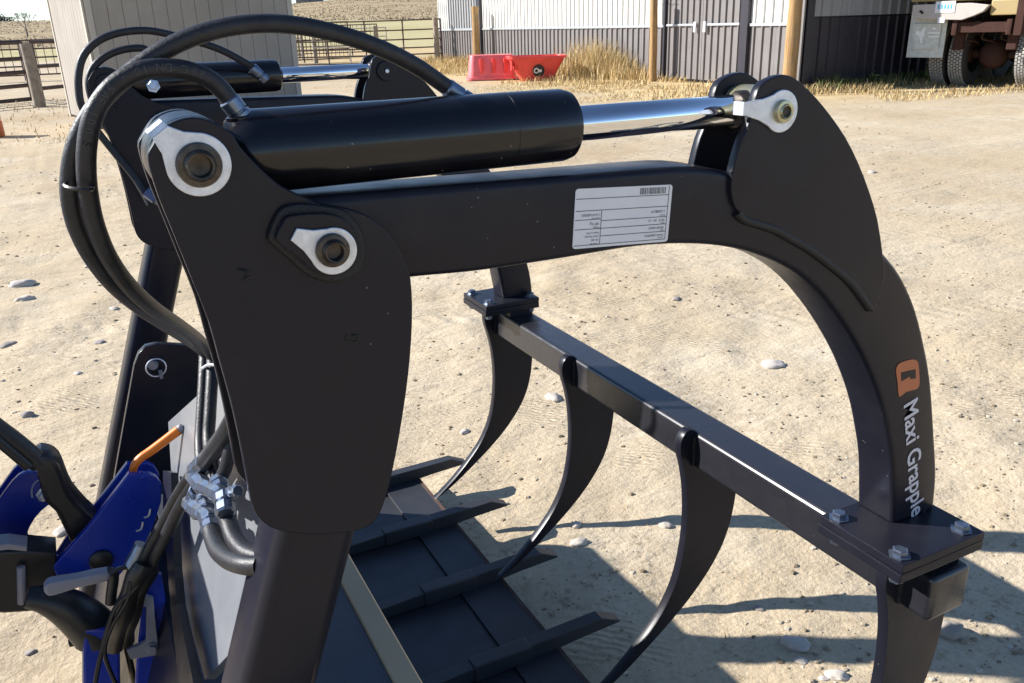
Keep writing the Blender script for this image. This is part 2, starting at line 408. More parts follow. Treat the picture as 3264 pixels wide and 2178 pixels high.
gf = [(j * nx + i, j * nx + i + 1, (j + 1) * nx + i + 1, (j + 1) * nx + i) for j in range(len(gys) - 1) for i in range(nx - 1)]
ground = pydata('ground', gv, gf, 'ground', None, 60); tag(ground, kind='structure')

# clods, pebbles and straw litter nobody could count
def clods():
    v = []; f = []; tint = []
    def put(x, y, r):
        z = gz(x, y); b = len(v); t = rnd.random(); hz = rnd.uniform(0.45, 0.8)
        n = 5; a0 = rnd.random() * 6
        for h, k in ((-0.3, 0.8), (0.25, 1.0), (0.8, 0.55)):
            for j in range(n):
                a = a0 + 2 * math.pi * j / n; q = r * k * rnd.uniform(0.75, 1.2)
                v.append((x + math.cos(a) * q * 1.2, y + math.sin(a) * q, z + r * hz * h))
        for i in range(2):
            for j in range(n): f.append((b + i * n + j, b + i * n + (j + 1) % n, b + (i + 1) * n + (j + 1) % n, b + (i + 1) * n + j)); tint.append(t)
        f.append(tuple(b + 2 * n + j for j in range(n))); tint.append(t)
    for _ in range(11000):
        y = rnd.uniform(-0.1, 1) * 0 + 0.15 + (rnd.random() ** 1.7) * 11; x = rnd.uniform(-0.35, 1.0) * (y + 2.4)
        if noise.noise(Vector((x * 1.1, y * 1.1, 4))) < -0.08 and rnd.random() < 0.75: continue
        put(x, y, rnd.choice((0.002, 0.0025, 0.003, 0.0035, 0.005, 0.0075)) * (1 + 0.08 * y))
    o = pydata('gravel', v, f, 'clod', None, 0); tint_attr(o.data, tint)
    tag(o, 'scattered small clods and gravel lying over the tan dirt', 'gravel', kind='stuff')
clods()
def blade_mesh(name, items, mat, label, cat):
    """items: (x, y, z, height, width, lean dir, lean, tint)"""
    v = []; f = []; tint = []
    for (x, y, z, h, w, a, ln, t) in items:
        b = len(v); dx, dy = math.cos(a), math.sin(a); px, py = -dy * w / 2, dx * w / 2
        m = 0.55
        v += [(x - px, y - py, z), (x + px, y + py, z),
              (x + dx * ln * h * 0.35 + px * 0.7, y + dy * ln * h * 0.35 + py * 0.7, z + h * m), (x + dx * ln * h * 0.35 - px * 0.7, y + dy * ln * h * 0.35 - py * 0.7, z + h * m),
              (x + dx * ln * h, y + dy * ln * h, z + h * max(1 - 0.35 * ln, 0.15))]
        f += [(b, b + 1, b + 2, b + 3), (b + 3, b + 2, b + 4)]; tint += [t, t]
    o = pydata(name, v, f, mat, None, 0); tint_attr(o.data, tint); tag(o, label, cat, kind='stuff'); return o
WA = Vector((12.58, 29.9)); WB = Vector((11.565, 10.95))
def wall_x(y): return WB.x + (WA.x - WB.x) * (y - WB.y) / (WA.y - WB.y)
it = []
for _ in range(420):                                   # straws blown over the near dirt
    y = 0.2 + rnd.random() ** 1.5 * 8; x = rnd.uniform(-0.35, 1.0) * (y + 2.2); z = gz(x, y)
    L = rnd.uniform(0.02, 0.07); it.append((x, y, z + 0.002, 0.004, L * 0.04 + 0.001, rnd.random() * 6.28, L / 0.004 * 0.5, rnd.uniform(0.0, 0.6)))
blade_mesh('straw_litter', [(x, y, z, h, w, a_, l_, t_) for x, y, z, h, w, a_, l_, t_ in it], 'dry_grass', 'thin straws and twigs scattered over the near dirt', 'straw')
it = []
for _ in range(9500):                                  # dry grass along the lit barn wall
    y = rnd.uniform(10.2, 31); d = rnd.random() ** 1.5 * 3.0
    if noise.noise(Vector((y * 0.7, d * 0.7, 1))) < -0.25: continue
    x = wall_x(y) - 0.12 - d
    h = rnd.uniform(0.10, 0.40) * (1.15 - 0.25 * d)
    if y < 15.4: h *= 0.45
    if 20.5 < y < 27: h *= 1.25
    if 19 < y < 21.6 and d > 1.6: continue
    it.append((x, y, gz(x, y), h, rnd.uniform(0.010, 0.022), rnd.random() * 6.28, rnd.uniform(0.15, 0.9), rnd.random()))
for _ in range(2700):                                  # tall stand beside the tubs
    y = rnd.gauss(17.3, 1.0); d = abs(rnd.gauss(0.25, 0.45))
    if not 14.9 < y < 20.4: continue
    x = wall_x(y) - 0.12 - d; k = math.exp(-((y - 17.5) / 1.3) ** 2)
    h = rnd.uniform(0.25, 1.15) * (0.35 + 0.65 * k)
    it.append((x, y, gz(x, y), h, rnd.uniform(0.008, 0.016), rnd.random() * 6.28, rnd.uniform(0.05, 0.6), rnd.uniform(0.2, 1.0)))
for _ in range(15000):                                  # flattened straw out in the yard
    y = rnd.uniform(9.5, 27); d = 1.2 + abs(rnd.gauss(0, 2.0)); x = wall_x(y) - d
    if noise.noise(Vector((x * 0.6, y * 0.6, 9))) < -0.05: continue
    it.append((x, y, gz(x, y), rnd.uniform(0.015, 0.07), rnd.uniform(0.008, 0.018), rnd.random() * 6.28, rnd.uniform(1.0, 2.6), rnd.uniform(0.3, 1)))
for _ in range(9000):                                  # strip in front of the dark wall and the truck
    x = rnd.uniform(10.9, 19.5); d = rnd.random() ** 1.2 * 2.4; y = 10.7 - d - 0.10 * (x - 11.5)
    if noise.noise(Vector((x * 0.8, y * 0.8, 5))) < -0.2: continue
    it.append((x, y, gz(x, y), rnd.uniform(0.04, 0.20) * (1.15 - 0.3 * d), rnd.uniform(0.006, 0.014), rnd.random() * 6.28, rnd.uniform(0.2, 1.1), rnd.random()))
for _ in range(900):                                   # thin tufts round the left fence and shed
    x = rnd.uniform(-2.2, 1.4); y = rnd.uniform(11.5, 21)
    it.append((x, y, gz(x, y), rnd.uniform(0.02, 0.10), rnd.uniform(0.008, 0.016), rnd.random() * 6.28, rnd.uniform(0.4, 1.6), rnd.random()))
blade_mesh('dry_grass', it, 'dry_grass', 'dry straw-coloured grass along the barn wall and yard edge', 'grass')
it = []
for _ in range(2600):
    x = rnd.uniform(11.7, 19); y = 10.80 - abs(rnd.gauss(0, 0.16)) - 0.02 * (x - 11.5)
    k = 0.5 + 0.5 * noise.noise(Vector((x * 1.7, 0, 3)))
    it.append((x, y, gz(x, y), rnd.uniform(0.06, 0.34) * (0.4 + k), rnd.uniform(0.012, 0.030), rnd.random() * 6.28, rnd.uniform(0.1, 0.8), min(rnd.random(), rnd.random() + 0.2)))
blade_mesh('green_weeds', it, 'green_weed', 'low green weeds growing at the foot of the dark wall', 'weeds')
it = []
for _ in range(30000):                                 # sagebrush on the far rise
    r = rnd.uniform(118, 430); a = R(rnd.uniform(-6, 36)); x, y = r * math.sin(a), r * math.cos(a)
    if noise.noise(Vector((x * 0.03, y * 0.03, 8))) < -0.15: continue
    it.append((x, y, gz(x, y) - 0.05, rnd.uniform(0.08, 0.34), rnd.uniform(0.12, 0.36), rnd.random() * 6.28, rnd.uniform(0.1, 0.5), rnd.random()))
blade_mesh('sagebrush', it, 'sage', 'brown sagebrush covering the far rise behind the corral', 'sagebrush')

# ---------------------------------------------------------------- barn
def corrugated(name, w, h, pitch=0.2286, rib=0.034):
    prof = [(0, 0)]
    n = max(int(round(w / pitch)), 1); p = w / n
    for i in range(n):
        c = (i + 0.5) * p
        prof += [(c - 0.034, 0), (c - 0.018, -rib), (c + 0.018, -rib), (c + 0.026, 0)]
    prof.append((w, 0))
    v = [(x, y, z) for z in (0, h) for x, y in prof]; m = len(prof)
    f = [(i, i + 1, m + i + 1, m + i) for i in range(m - 1)]
    me = bpy.data.meshes.new(name); me.from_pydata(v, [], f); me.update(); return me
barn = thing('barn', 'long metal barn with white upper walls and brown wainscot behind the red tubs', 'barn', (12.0, 20.0, 0))
U1 = (WB - WA).normalized(); U2 = Vector((0.9997, -0.024)).normalized()
def wall_M(p, u, z=0.0): return Matrix(((u.x, -u.y, 0, p.x), (u.y, u.x, 0, p.y), (0, 0, 1, z), (0, 0, 0, 1)))
def put(me, M, mat, name, parent):
    o = new_obj(name, me, mat); o.parent = parent
    o.matrix_parent_inverse = Matrix.Translation(-ORG[parent.name]); o.matrix_basis = M; return o
PAN = {}
def panel(w, h, mat):
    k = (round(w, 3), round(h, 3), mat)
    if k not in PAN: PAN[k] = corrugated('wall_panel', w, h)
    return PAN[k]
EAVE = 3.5
def wall_run(p, u, length, zsplit, low, up, parent, zlow=0.04):
    n = max(int(round(length / 0.9144)), 1); w = length / n
    for i in range(n):
        q = p + u * (w * i)
        put(panel(w - 0.004, zsplit - zlow, low), wall_M(q, u, zlow), low, 'wall_panel', parent)
        put(panel(w - 0.004, EAVE - zsplit - 0.03, up), wall_M(q, u, zsplit + 0.03), up, 'wall_panel', parent)
def wbox(name, p, u, s0, s1, z0, z1, d0, d1, mat, parent, bev=0.004):
    """box along a wall: s along u, d outwards"""
    o = box(name, (s0, -d1, z0), (s1, -d0, z1), mat, None, bev, wall_M(p, u)); attach(o, parent); return o
L1 = (WB - WA).length
sy = lambda y: (WA.y - y) / (WA.y - WB.y) * L1
s_a, s_j, s_d0, s_d1 = 1.05, sy(25.95), sy(15.22), sy(12.60)
WZ = 1.10
wall_run(WA, U1, s_a, WZ, 'barn_brown', 'barn_white', barn)
wall_run(WA + U1 * s_a, U1, s_j - s_a, WZ, 'barn_brown', 'barn_grey', barn)  # grey upper panels stand in for a shadow cast on the white wall
wall_run(WA + U1 * (s_j + 0.3), U1, s_d0 - s_j - 0.3, WZ, 'barn_brown', 'barn_white', barn)
wall_run(WA + U1 * (s_d1 + 0.22), U1, L1 - s_d1 - 0.22, WZ, 'barn_brown', 'barn_white', barn)
wbox('trim_rail', WA, U1, 0, s_j, WZ - 0.03, WZ + 0.04, 0.002, 0.045, 'galvanised', barn)
wbox('trim_rail', WA, U1, s_j + 0.3, s_d0, WZ - 0.02, WZ + 0.03, 0.002, 0.040, 'galvanised', barn)
wbox('trim_rail', WA, U1, s_d1 + 0.22, L1, WZ - 0.02, WZ + 0.03, 0.002, 0.040, 'galvanised', barn)
wbox('door_jamb', WA, U1, s_j, s_j + 0.30, 0.0, EAVE, 0.0, 0.10, 'barn_dark', barn)
wbox('door_jamb', WA, U1, s_d1, s_d1 + 0.22, 0.0, EAVE, 0.0, 0.08, 'barn_dark', barn)
wbox('door_jamb', WA, U1, s_d0, s_d0 + 0.06, 0.0, EAVE, 0.0, 0.06, 'barn_dark', barn)
wbox('corner_trim', WA, U1, L1 - 0.10, L1 + 0.03, 0.0, EAVE, 0.026, 0.06, 'barn_brown', barn)
wbox('back_wall', WA, U1, 0.0, L1 - 0.06, 0.02, EAVE - 0.02, -0.12, -0.03, 'barn_dark', barn)
dw = (s_d1 - s_d0 - 0.08) / 2
for k in range(2):
    s0 = s_d0 + 0.06 + k * (dw + 0.01)
    leaf = put(corrugated('door_leaf', dw, EAVE - 0.4, 0.2286, 0.034), wall_M(WA + U1 * s0, U1, 0.06), 'barn_brown', 'door_leaf', barn)
    a, b = (s0 + 0.05, s0 + dw - 0.12) if k == 0 else (s0 + 0.14, s0 + dw - 0.05)
    r_ = wbox('latch_rail', WA, U1, a, b, 1.10, 1.14, 0.024, 0.05, 'galvanised', None) if False else box('latch_rail', (a, -0.052, 1.10), (b, -0.026, 1.145), 'galvanised', None, 0.004, wall_M(WA, U1))
    attach(r_, barn)
    hx = b - 0.03 if k == 0 else a + 0.03
    h_ = box('latch', (hx - 0.05, -0.085, 0.98), (hx + 0.03, -0.053, 1.18), 'label_white', None, 0.01, wall_M(WA, U1)); attach(h_, barn)
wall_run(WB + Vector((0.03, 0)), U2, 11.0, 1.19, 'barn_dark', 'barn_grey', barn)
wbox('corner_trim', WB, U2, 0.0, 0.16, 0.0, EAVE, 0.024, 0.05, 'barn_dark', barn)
wbox('back_wall', WB, U2, 0.1, 11.0, 0.02, EAVE - 0.02, -0.14, -0.04, 'barn_dark', barn)
box('roof', (11.0, 10.2, EAVE), (24, 31, EAVE + 0.12), 'galvanised', barn, 0.02)

# ---------------------------------------------------------------- wooden poles
def pole(base, h, r, label, lean=(0, 0), mat='pole_wood', name='wooden_pole', cat='pole', group='round wooden poles along the barn'):
    x, y = base; pts = [(x, y, -0.05), (x + lean[0] * 0.5 + 0.008, y + lean[1] * 0.5, h * 0.5), (x + lean[0], y + lean[1], h)]
    o = tube(name, pts, lambda t: r * (1.06 - 0.12 * t) * (1 + 0.02 * math.sin(t * 21)), mat, None, 14, 8); return tag(o, label, cat, group)
pole((11.8389, 25.1198), 1.78, 0.115, 'pale wooden pole beside the dark door jamb left of the tubs', (0.02, 0))
pole((11.3444, 15.0137), 1.68, 0.082, 'weathered wooden pole standing right of the tall dry grass', (0, 0.02))
pole((10.9639, 10.5949), 2.60, 0.115, 'thick yellowish wooden pole at the corner of the barn', (0.0, 0.0))
o = tube('fence_wire', [(11.7, 16.0, 1.66), (11.60, 15.3, 1.665), (11.55, 14.9, 1.675)], 0.006, 'galvanised', None, 6, 3); tag(o, 'short wire run over the top of the weathered pole', 'wire')

# ---------------------------------------------------------------- storage shed
SF = Vector((0.43, 12.15)); su = Vector((0.987, 0.16)).normalized(); sv = Vector((-su.y, su.x)); SW, SD, SH = 2.78, 2.4, 2.55
shed = thing('storage_shed', 'beige wooden storage shed with vertical grooved siding behind the hoses', 'shed', (SF.x + 1.2, SF.y + 1.2, 0))
def shed_board(p, u, w, z0, z1, mat='shed_siding', d0=0.0, d1=0.016, name='siding_board'):
    o = box(name, (0.002, -d1, z0), (w - 0.002, -d0, z1), mat, None, 0.003, wall_M(p, u), 1); attach(o, shed); return o
nb = 14; bw = (SW - 0.16) / nb
for i in range(nb): shed_board(SF + su * (0.08 + bw * i), su, bw, 0.14, SH)
for s in (0, SW - 0.08): shed_board(SF + su * s, su, 0.08, 0.10, SH, 'shed_trim', 0.0, 0.03, 'corner_trim')
BL = SF + sv * SD; lu = -sv; nb = 12; bw = (SD - 0.16) / nb
for i in range(nb): shed_board(BL + lu * (0.08 + bw * i), lu, bw, 0.14, SH)
for s in (0, SD - 0.08): shed_board(BL + lu * s, lu, 0.08, 0.10, SH, 'shed_trim', 0.0, 0.03, 'corner_trim')
core = prism('wall_core', [tuple(SF + su * 0.01 + sv * 0.01), tuple(SF + su * (SW - 0.01) + sv * 0.01), tuple(SF + su * (SW - 0.01) + sv * SD), tuple(SF + su * 0.01 + sv * SD)], 0.10, SH, 'barn_dark', shed, 0, axis='Z')
for k in range(3):
    a = SF + sv * (0.15 + k * 1.0); o = box('skid', (0.02, -0.06, 0.0), (SW - 0.02, 0.06, 0.10), 'weathered_wood', None, 0.01, wall_M(a, su)); attach(o, shed)
prism('roof', [tuple(SF - su * 0.2 - sv * 0.2), tuple(SF + su * (SW + 0.2) - sv * 0.2), tuple(SF + su * (SW + 0.2) + sv * (SD + 0.2)), tuple(SF - su * 0.2 + sv * (SD + 0.2))], SH, SH + 0.10, 'shed_roof', shed, 0.01, axis='Z')

# ---------------------------------------------------------------- corral fences
def pipe_panel(p0, p1, rails, stiles, label, mat='pipe_rust', r=0.024, name='corral_fence', cat='fence', mesh_bars=0, group='pipe panels of the corral'):
    p0, p1 = Vector(p0), Vector(p1); d = p1 - p0
    t = thing(name, label, cat, (p0.x, p0.y, 0), group)
    for z in rails: tube('rail', [(p0.x, p0.y, z), ((p0.x + p1.x) / 2, (p0.y + p1.y) / 2, z - 0.015), (p1.x, p1.y, z)], r, mat, t, 6, 2)
    for i in range(stiles):
        q = p0 + d * (i / (stiles - 1)); tube('stile', [(q.x, q.y, 0.02), (q.x, q.y, max(rails) + 0.02)], r * 1.1, mat, t, 6, 1)
    if mesh_bars:
        for i in range(mesh_bars):
            q = p0 + d * ((i + 0.5) / mesh_bars); tube('bar', [(q.x, q.y, min(rails)), (q.x, q.y, max(rails))], 0.011, mat, t, 5, 1)
    return t
pipe_panel((12.15, 28.7), (7.3, 30.8), (0.09, 0.34, 0.56, 0.84, 1.15, 1.47), 5, 'long rusty pipe gate between the shed and the barn', name='corral_gate', cat='gate')
pipe_panel((10.4, 34.0), (5.2, 35.2), (0.15, 0.5, 0.85, 1.2, 1.5), 4, 'rusty corral panel with close upright bars behind the pipe gate', mesh_bars=34)
pipe_panel((9.6, 38.5), (6.0, 36.0), (0.2, 0.55, 0.9, 1.25), 4, 'pale corral panel slanting away behind the rusty bars', mat='pipe_pale', r=0.03)
pipe_panel((13.6, 40.0), (9.0, 41.5), (0.2, 0.5, 0.8, 1.1, 1.4), 5, 'farthest corral panel under the pale field left of the barn', mesh_bars=24)
pipe_panel((8.7, 33.0), (11.0, 31.2), (0.25, 0.6, 0.95, 1.25), 3, 'short pale panel leaning between the gate and far bars', mat='pipe_pale', r=0.022)
pole((11.9379, 28.638), 1.50, 0.10, 'wooden gate post at the right end of the pipe gate', (0.0, 0), 'weathered_wood', 'gate_post', 'post', 'wooden fence posts')
pole((10.05, 29.6), 1.30, 0.085, 'wooden post in the middle of the corral fence', (0.03, 0), 'weathered_wood', 'gate_post', 'post', 'wooden fence posts')
for k, (x, y, h) in enumerate(((7.9, 34.5, 1.4), (9.1, 34.3, 1.5))): pole((x, y), h, 0.075, ('grey post behind the gate nearer the shed', 'grey post behind the gate nearer the barn')[k], (0, 0), 'weathered_wood', 'gate_post', 'post', 'wooden fence posts')
pipe_panel((-0.62, 20.9), (-5.4, 17.3), (0.03, 0.31, 0.58, 0.85, 1.17), 3, 'rusty pipe gate at the left edge of the yard', name='corral_gate', cat='gate', r=0.042)
pipe_panel((-0.40, 19.4), (1.9, 22.6), (0.30, 0.72, 1.18), 3, 'rusty rails running from the pale post behind the shed', r=0.038)
pipe_panel((-4.5, 31.0), (1.4, 30.0), (0.2, 0.45, 0.7, 0.95, 1.2), 6, 'far pipe fence behind the left gate', mesh_bars=26)
pole((-0.4568, 18.5742), 1.16, 0.105, 'stout pale wooden post left of the shed', (-0.02, 0), 'weathered_wood', 'gate_post', 'post', 'wooden fence posts')
pole((-0.72, 26.0), 1.15, 0.10, 'grey wooden post behind the left pipe gate', (0, 0), 'weathered_wood', 'gate_post', 'post', 'wooden fence posts')

# orange drum at the left edge
bx, by = (-0.8227, 13.2006)
lathe('drum_tmp', (bx - 0.20, by, 0), (0, 0, 1), [(0, 0.19), (0.01, 0.20), (0.20, 0.195), (0.205, 0.185), (0.24, 0.185), (0.245, 0.19), (0.40, 0.175), (0.41, 0.165), (0.395, 0.15), (0.05, 0.15)], 'orange_barrel', None, 28)
o = bpy.data.objects['drum_tmp']; o.name = 'plastic_drum'; tag(o, 'small orange plastic drum at the left edge of the yard', 'drum')

# ---------------------------------------------------------------- red stock tubs
def rrect(w, d, r, n=5):
    out = []
    for cx, cy, a0 in ((w - r, d - r, 0), (-w + r, d - r, 90), (-w + r, -d + r, 180), (w - r, -d + r, 270)):
        for i in range(n + 1):
            a = R(a0 + 90 * i / n); out.append((cx + r * math.cos(a), cy + r * math.sin(a)))
    return out
def tub_body(name, M, mat, parent, L=0.66, D=0.42, H=0.55, lb=0.36, db=0.25):
    rings = [(0.0, lb, db, 0.10), (0.03, lb + 0.012, db + 0.01, 0.11), (H - 0.06, L - 0.035, D - 0.03, 0.14), (H - 0.055, L + 0.01, D + 0.012, 0.15), (H, L + 0.012, D + 0.014, 0.15), (H, L - 0.04, D - 0.035, 0.14), (0.05, lb - 0.02, db - 0.02, 0.09)]
    bm = bmesh.new(); R_ = []
    for z, w, d, r in rings: R_.append([bm.verts.new((x, y, z)) for x, y in rrect(w, d, r)])
    n = len(R_[0])
    for A, B in zip(R_[:-1], R_[1:]):
        for j in range(n): bm.faces.new((A[j], A[(j + 1) % n], B[(j + 1) % n], B[j]))
    bm.faces.new(R_[0][::-1]); bm.faces.new(R_[-1])
    bmesh.ops.transform(bm, matrix=M, verts=bm.verts)
    return finish(bm, name, mat, parent, 40)
tub = thing('stock_tub', 'bright red plastic tub standing upright with a round black emblem', 'tub', (9.8248, 17.1551, 0), 'red plastic tubs by the barn')
tc = Vector(ORG[tub.name]); MT = Matrix.Translation(tc + Vector((0, 0.30, 0.0))) @ Matrix.Rotation(R(-22), 4, 'Z')
tub_body('tub_body', MT, 'red_plastic', tub)
def on_tub(x, z): return MT @ Vector((x, -(0.25 + 0.165 * (z / 0.55)) - 0.014, z))
def disc(name, x, z, r0, r1, mat, off, n=28):
    v = []; f = []
    for r, in ((r0,), (r1,)):
        for j in range(n):
            a = 2 * math.pi * j / n; p = on_tub(x + r * math.cos(a), z + r * math.sin(a)); v.append(p + MT.to_3x3() @ Vector((0, -off, 0)))
    for j in range(n): f.append((j, (j + 1) % n, n + (j + 1) % n, n + j))
    return pydata(name, v, f, mat, tub, 0)
disc('emblem', 0.02, 0.23, 0.0005, 0.135, 'tyre_rubber', 0.004)
disc('emblem_letter', -0.03, 0.23, 0.035, 0.062, 'label_white', 0.008)
disc('emblem_letter', 0.06, 0.225, 0.001, 0.035, 'label_white', 0.008)
for sx in (-0.60, -0.52): o = box('rib', (sx, -0.36, 0.25), (sx + 0.03, -0.1, 0.46), 'red_plastic', tub, 0.006, MT)
tub2 = thing('stock_tub', 'faded pink-red plastic tub turned upside down in the grass', 'tub', (9.1876, 17.9623, 0), 'red plastic tubs by the barn')
tc = Vector(ORG[tub2.name]); M2 = Matrix.Translation(tc + Vector((0.05, 0.65, 0.57))) @ Matrix.Rotation(R(-22), 4, 'Z') @ Matrix.Rotation(R(180), 4, 'X')
tub_body('tub_body', M2, 'pink_plastic', tub2, 0.60, 0.42, 0.55, 0.50, 0.33)
for sx in (-0.30, -0.02, 0.26):
    o = box('recess', (sx, 0.335, 0.07), (sx + 0.09, 0.405, 0.40), 'rust' if False else 'red_plastic', tub2, 0.02, M2)

# ---------------------------------------------------------------- dump truck (rear end)
truck = thing('dump_truck', 'old dump truck seen from behind with mud flap and dual rear tyres', 'truck', (14.38, 9.30, 0))
TM = Matrix.Translation((14.38, 9.30, 0)) @ Matrix.Rotation(R(16), 4, 'Z')
def tbox(name, lo, hi, mat, bev=0.01, parent=None): return box(name, lo, hi, mat, parent or truck, bev, TM)
def tyre_mesh():
    TR, TWd = 0.535, 0.135
    prof = [(-TWd * 0.9, 0.30), (-TWd, 0.36), (-TWd * 1.02, 0.44), (-TWd * 0.92, 0.505), (-TWd * 0.85, 0.52), (TWd * 0.85, 0.52), (TWd * 0.92, 0.505), (TWd * 1.02, 0.44), (TWd, 0.36), (TWd * 0.9, 0.30)]
    seg = 48; v = []; f = []
    for y, r in prof:
        for j in range(seg):
            a = 2 * math.pi * j / seg; v.append((r * math.cos(a), y, r * math.sin(a)))
    for i in range(len(prof) - 1):
        for j in range(seg): f.append((i * seg + j, i * seg + (j + 1) % seg, (i + 1) * seg + (j + 1) % seg, (i + 1) * seg + j))
    me = bpy.data.meshes.new('tyre'); me.from_pydata(v, [], f); me.update(); me.shade_smooth(); me.set_sharp_from_angle(angle=R(40))
    v = []; f = []; rows = 5; nb_ = 56; wrow = TWd * 1.72 / rows
    for rI in range(rows):
        y0 = -TWd * 0.86 + rI * wrow + 0.006; y1 = y0 + wrow - 0.012
        for j in range(nb_):
            a0 = 2 * math.pi * (j + 0.5 * (rI % 2)) / nb_; a1 = a0 + 2 * math.pi / nb_ * 0.72
            b = len(v)
            for rr in (0.515, TR):
                for a in (a0, a1):
                    for y in (y0, y1): v.append((rr * math.cos(a), y, rr * math.sin(a)))
            f += [(b + 4, b + 5, b + 7, b + 6), (b, b + 1, b + 5, b + 4), (b + 2, b + 6, b + 7, b + 3), (b, b + 4, b + 6, b + 2), (b + 1, b + 3, b + 7, b + 5)]
    tr = bpy.data.meshes.new('tread'); tr.from_pydata(v, [], f); tr.update()
    v = []; f = []; prof = [(0.10, 0.30), (0.06, 0.28), (0.02, 0.16), (-0.08, 0.14), (-0.09, 0.0)]
    for y, r in prof:
        for j in range(24): a = 2 * math.pi * j / 24; v.append((r * math.cos(a), y, r * math.sin(a)))
    for i in range(len(prof) - 1):
        for j in range(24): f.append((i * 24 + j, i * 24 + (j + 1) % 24, (i + 1) * 24 + (j + 1) % 24, (i + 1) * 24 + j))
    rim = bpy.data.meshes.new('rim'); rim.from_pydata(v, [], f); rim.update(); rim.shade_smooth()
    return me, tr, rim
ME_T, ME_R, ME_RIM = tyre_mesh()
for ax in (0.0, 1.38):
    for y in (0.78, 0.46, -0.60, -0.93):
        w = put(ME_T, TM @ Matrix.Translation((ax, y, 0.53)) @ Matrix.Rotation(R(rnd.uniform(0, 20)), 4, 'Y'), 'tyre_rubber', 'tyre', truck)
        for me_, mt_, nm_ in ((ME_R, 'tread_dusty', 'tread'), (ME_RIM, 'rust', 'rim')):
            c = new_obj(nm_, me_, mt_); c.parent = w
for ax in (0.0, 1.38):
    o = rod('axle', TM @ Vector((ax, -1.0, 0.53)), TM @ Vector((ax, 1.0, 0.53)), 0.075, 'rust', truck)
    o = lathe('differential', TM @ Vector((ax - 0.24, 0.0, 0.53)), TM.to_3x3() @ Vector((1, 0, 0)), [(0, 0.0), (0.01, 0.10), (0.06, 0.19), (0.14, 0.235), (0.26, 0.235), (0.40, 0.12)], 'rust', truck, 20)
for y in (-0.42, 0.42):
    tbox('frame_rail', (-0.85, y - 0.04, 0.86), (6.0, y + 0.04, 1.10), 'rust', 0.01)
    tbox('spring_pack', (-0.55, y - 0.05, 0.66), (1.9, y + 0.05, 0.80), 'rust', 0.02)
    tbox('spring_hanger', (-0.60, y - 0.08, 0.62), (-0.48, y + 0.08, 0.95), 'rust', 0.02)
for y in (-0.3, 0.0, 0.28): tube('brake_line', [TM @ Vector((-0.5, y, 0.98)), TM @ Vector((-0.45, y + 0.1, 0.80)), TM @ Vector((-0.3, y - 0.05, 0.74)), TM @ Vector((0.1, y + 0.04, 0.66))], 0.014, 'rust', truck, 6, 4)
for y in (-0.5, 0.5): rod('brake_chamber', TM @ Vector((-0.40, y, 0.68)), TM @ Vector((-0.22, y, 0.68)), 0.09, 'rust', truck)
tbox('crossmember', (-0.80, -0.42, 0.90), (-0.70, 0.42, 1.06), 'rust')
flap = tbox('mud_flap', (-0.735, 0.58, 0.50), (-0.720, 1.20, 1.36), 'mud_flap', 0.003)
flap.data.transform(TM.inverted())
for v in flap.data.vertices:
    v.co.x -= 0.05 * math.sin((1.36 - v.co.z) * 3.2)
flap.data.transform(TM)
tbox('emblem_panel', (-0.778, 0.66, 0.64), (-0.776, 1.13, 1.05), 'mud_flap', 0.0, flap)
def flap_poly(name, pts, mat='mud_flap_print'):
    v = [TM @ Vector((-0.782, p[0], p[1])) for p in pts]; return pydata(name, v, [tuple(range(len(pts)))], mat, flap, 0)
flap_poly('emblem_figure', [(1.08, 0.92), (1.04, 0.95), (1.00, 0.92), (0.97, 0.95), (0.94, 1.00), (0.91, 0.98), (0.93, 0.92), (0.92, 0.87), (0.95, 0.80), (0.93, 0.73), (0.97, 0.74), (0.99, 0.81), (1.03, 0.86), (1.07, 0.88)])
for z0, z1, a, b in ((0.955, 0.985, 0.74, 0.80), (0.89, 0.915, 0.66, 0.86), (0.83, 0.855, 0.68, 0.85)): flap_poly('emblem_line', [(b, z0), (b, z1), (a, z1), (a, z0)])
prism('flap_bracket', [(0.46, 1.08), (0.46, 1.34), (0.90, 1.34), (0.86, 1.26)], -0.70, -0.66, 'barn_dark', None, 0.004, axis='X'); o = bpy.data.objects['flap_bracket']; o.data.transform(TM); attach(o, truck)
bump = prism('bumper', [(1.12, 1.36), (1.10, 1.14), (0.70, 1.115), (0.30, 1.10), (0.12, 1.16), (-0.02, 1.22), (-0.10, 1.32), (0.2, 1.36)], -0.92, -0.80, 'white_steel', None, 0.008, axis='X'); bump.data.transform(TM); attach(bump, truck)
o = tbox('registration_sticker', (-0.930, 0.42, 1.22), (-0.924, 0.74, 1.40), 'label_white', 0.0, bump)
for k in range(5): tbox('sticker_mark', (-0.935, 0.47 + k * 0.05, 1.28), (-0.931, 0.495 + k * 0.05, 1.35), 'cyan_ink', 0.0, bump)
tbox('tow_plate', (-0.925, 0.56, 1.06), (-0.905, 0.68, 1.15), 'label_white', 0.006, bump)
rod('hook', TM @ Vector((-0.94, 0.93, 1.22)), TM @ Vector((-0.94, 0.98, 1.26)), 0.018, 'rust', truck)
tbox('dump_box', (-0.86, -1.2, 1.40), (4.6, 1.2, 2.6), 'yellow_steel', 0.03)
tbox('box_sill', (-0.84, -1.0, 1.16), (4.4, -0.10, 1.40), 'yellow_steel', 0.02)
tbox('hinge_post', (-0.86, -0.62, 0.85), (-0.72, -0.50, 1.42), 'rust', 0.01)
tbox('fuel_step', (-0.25, -1.30, 0.70), (0.55, -1.10, 0.82), 'white_steel', 0.01)

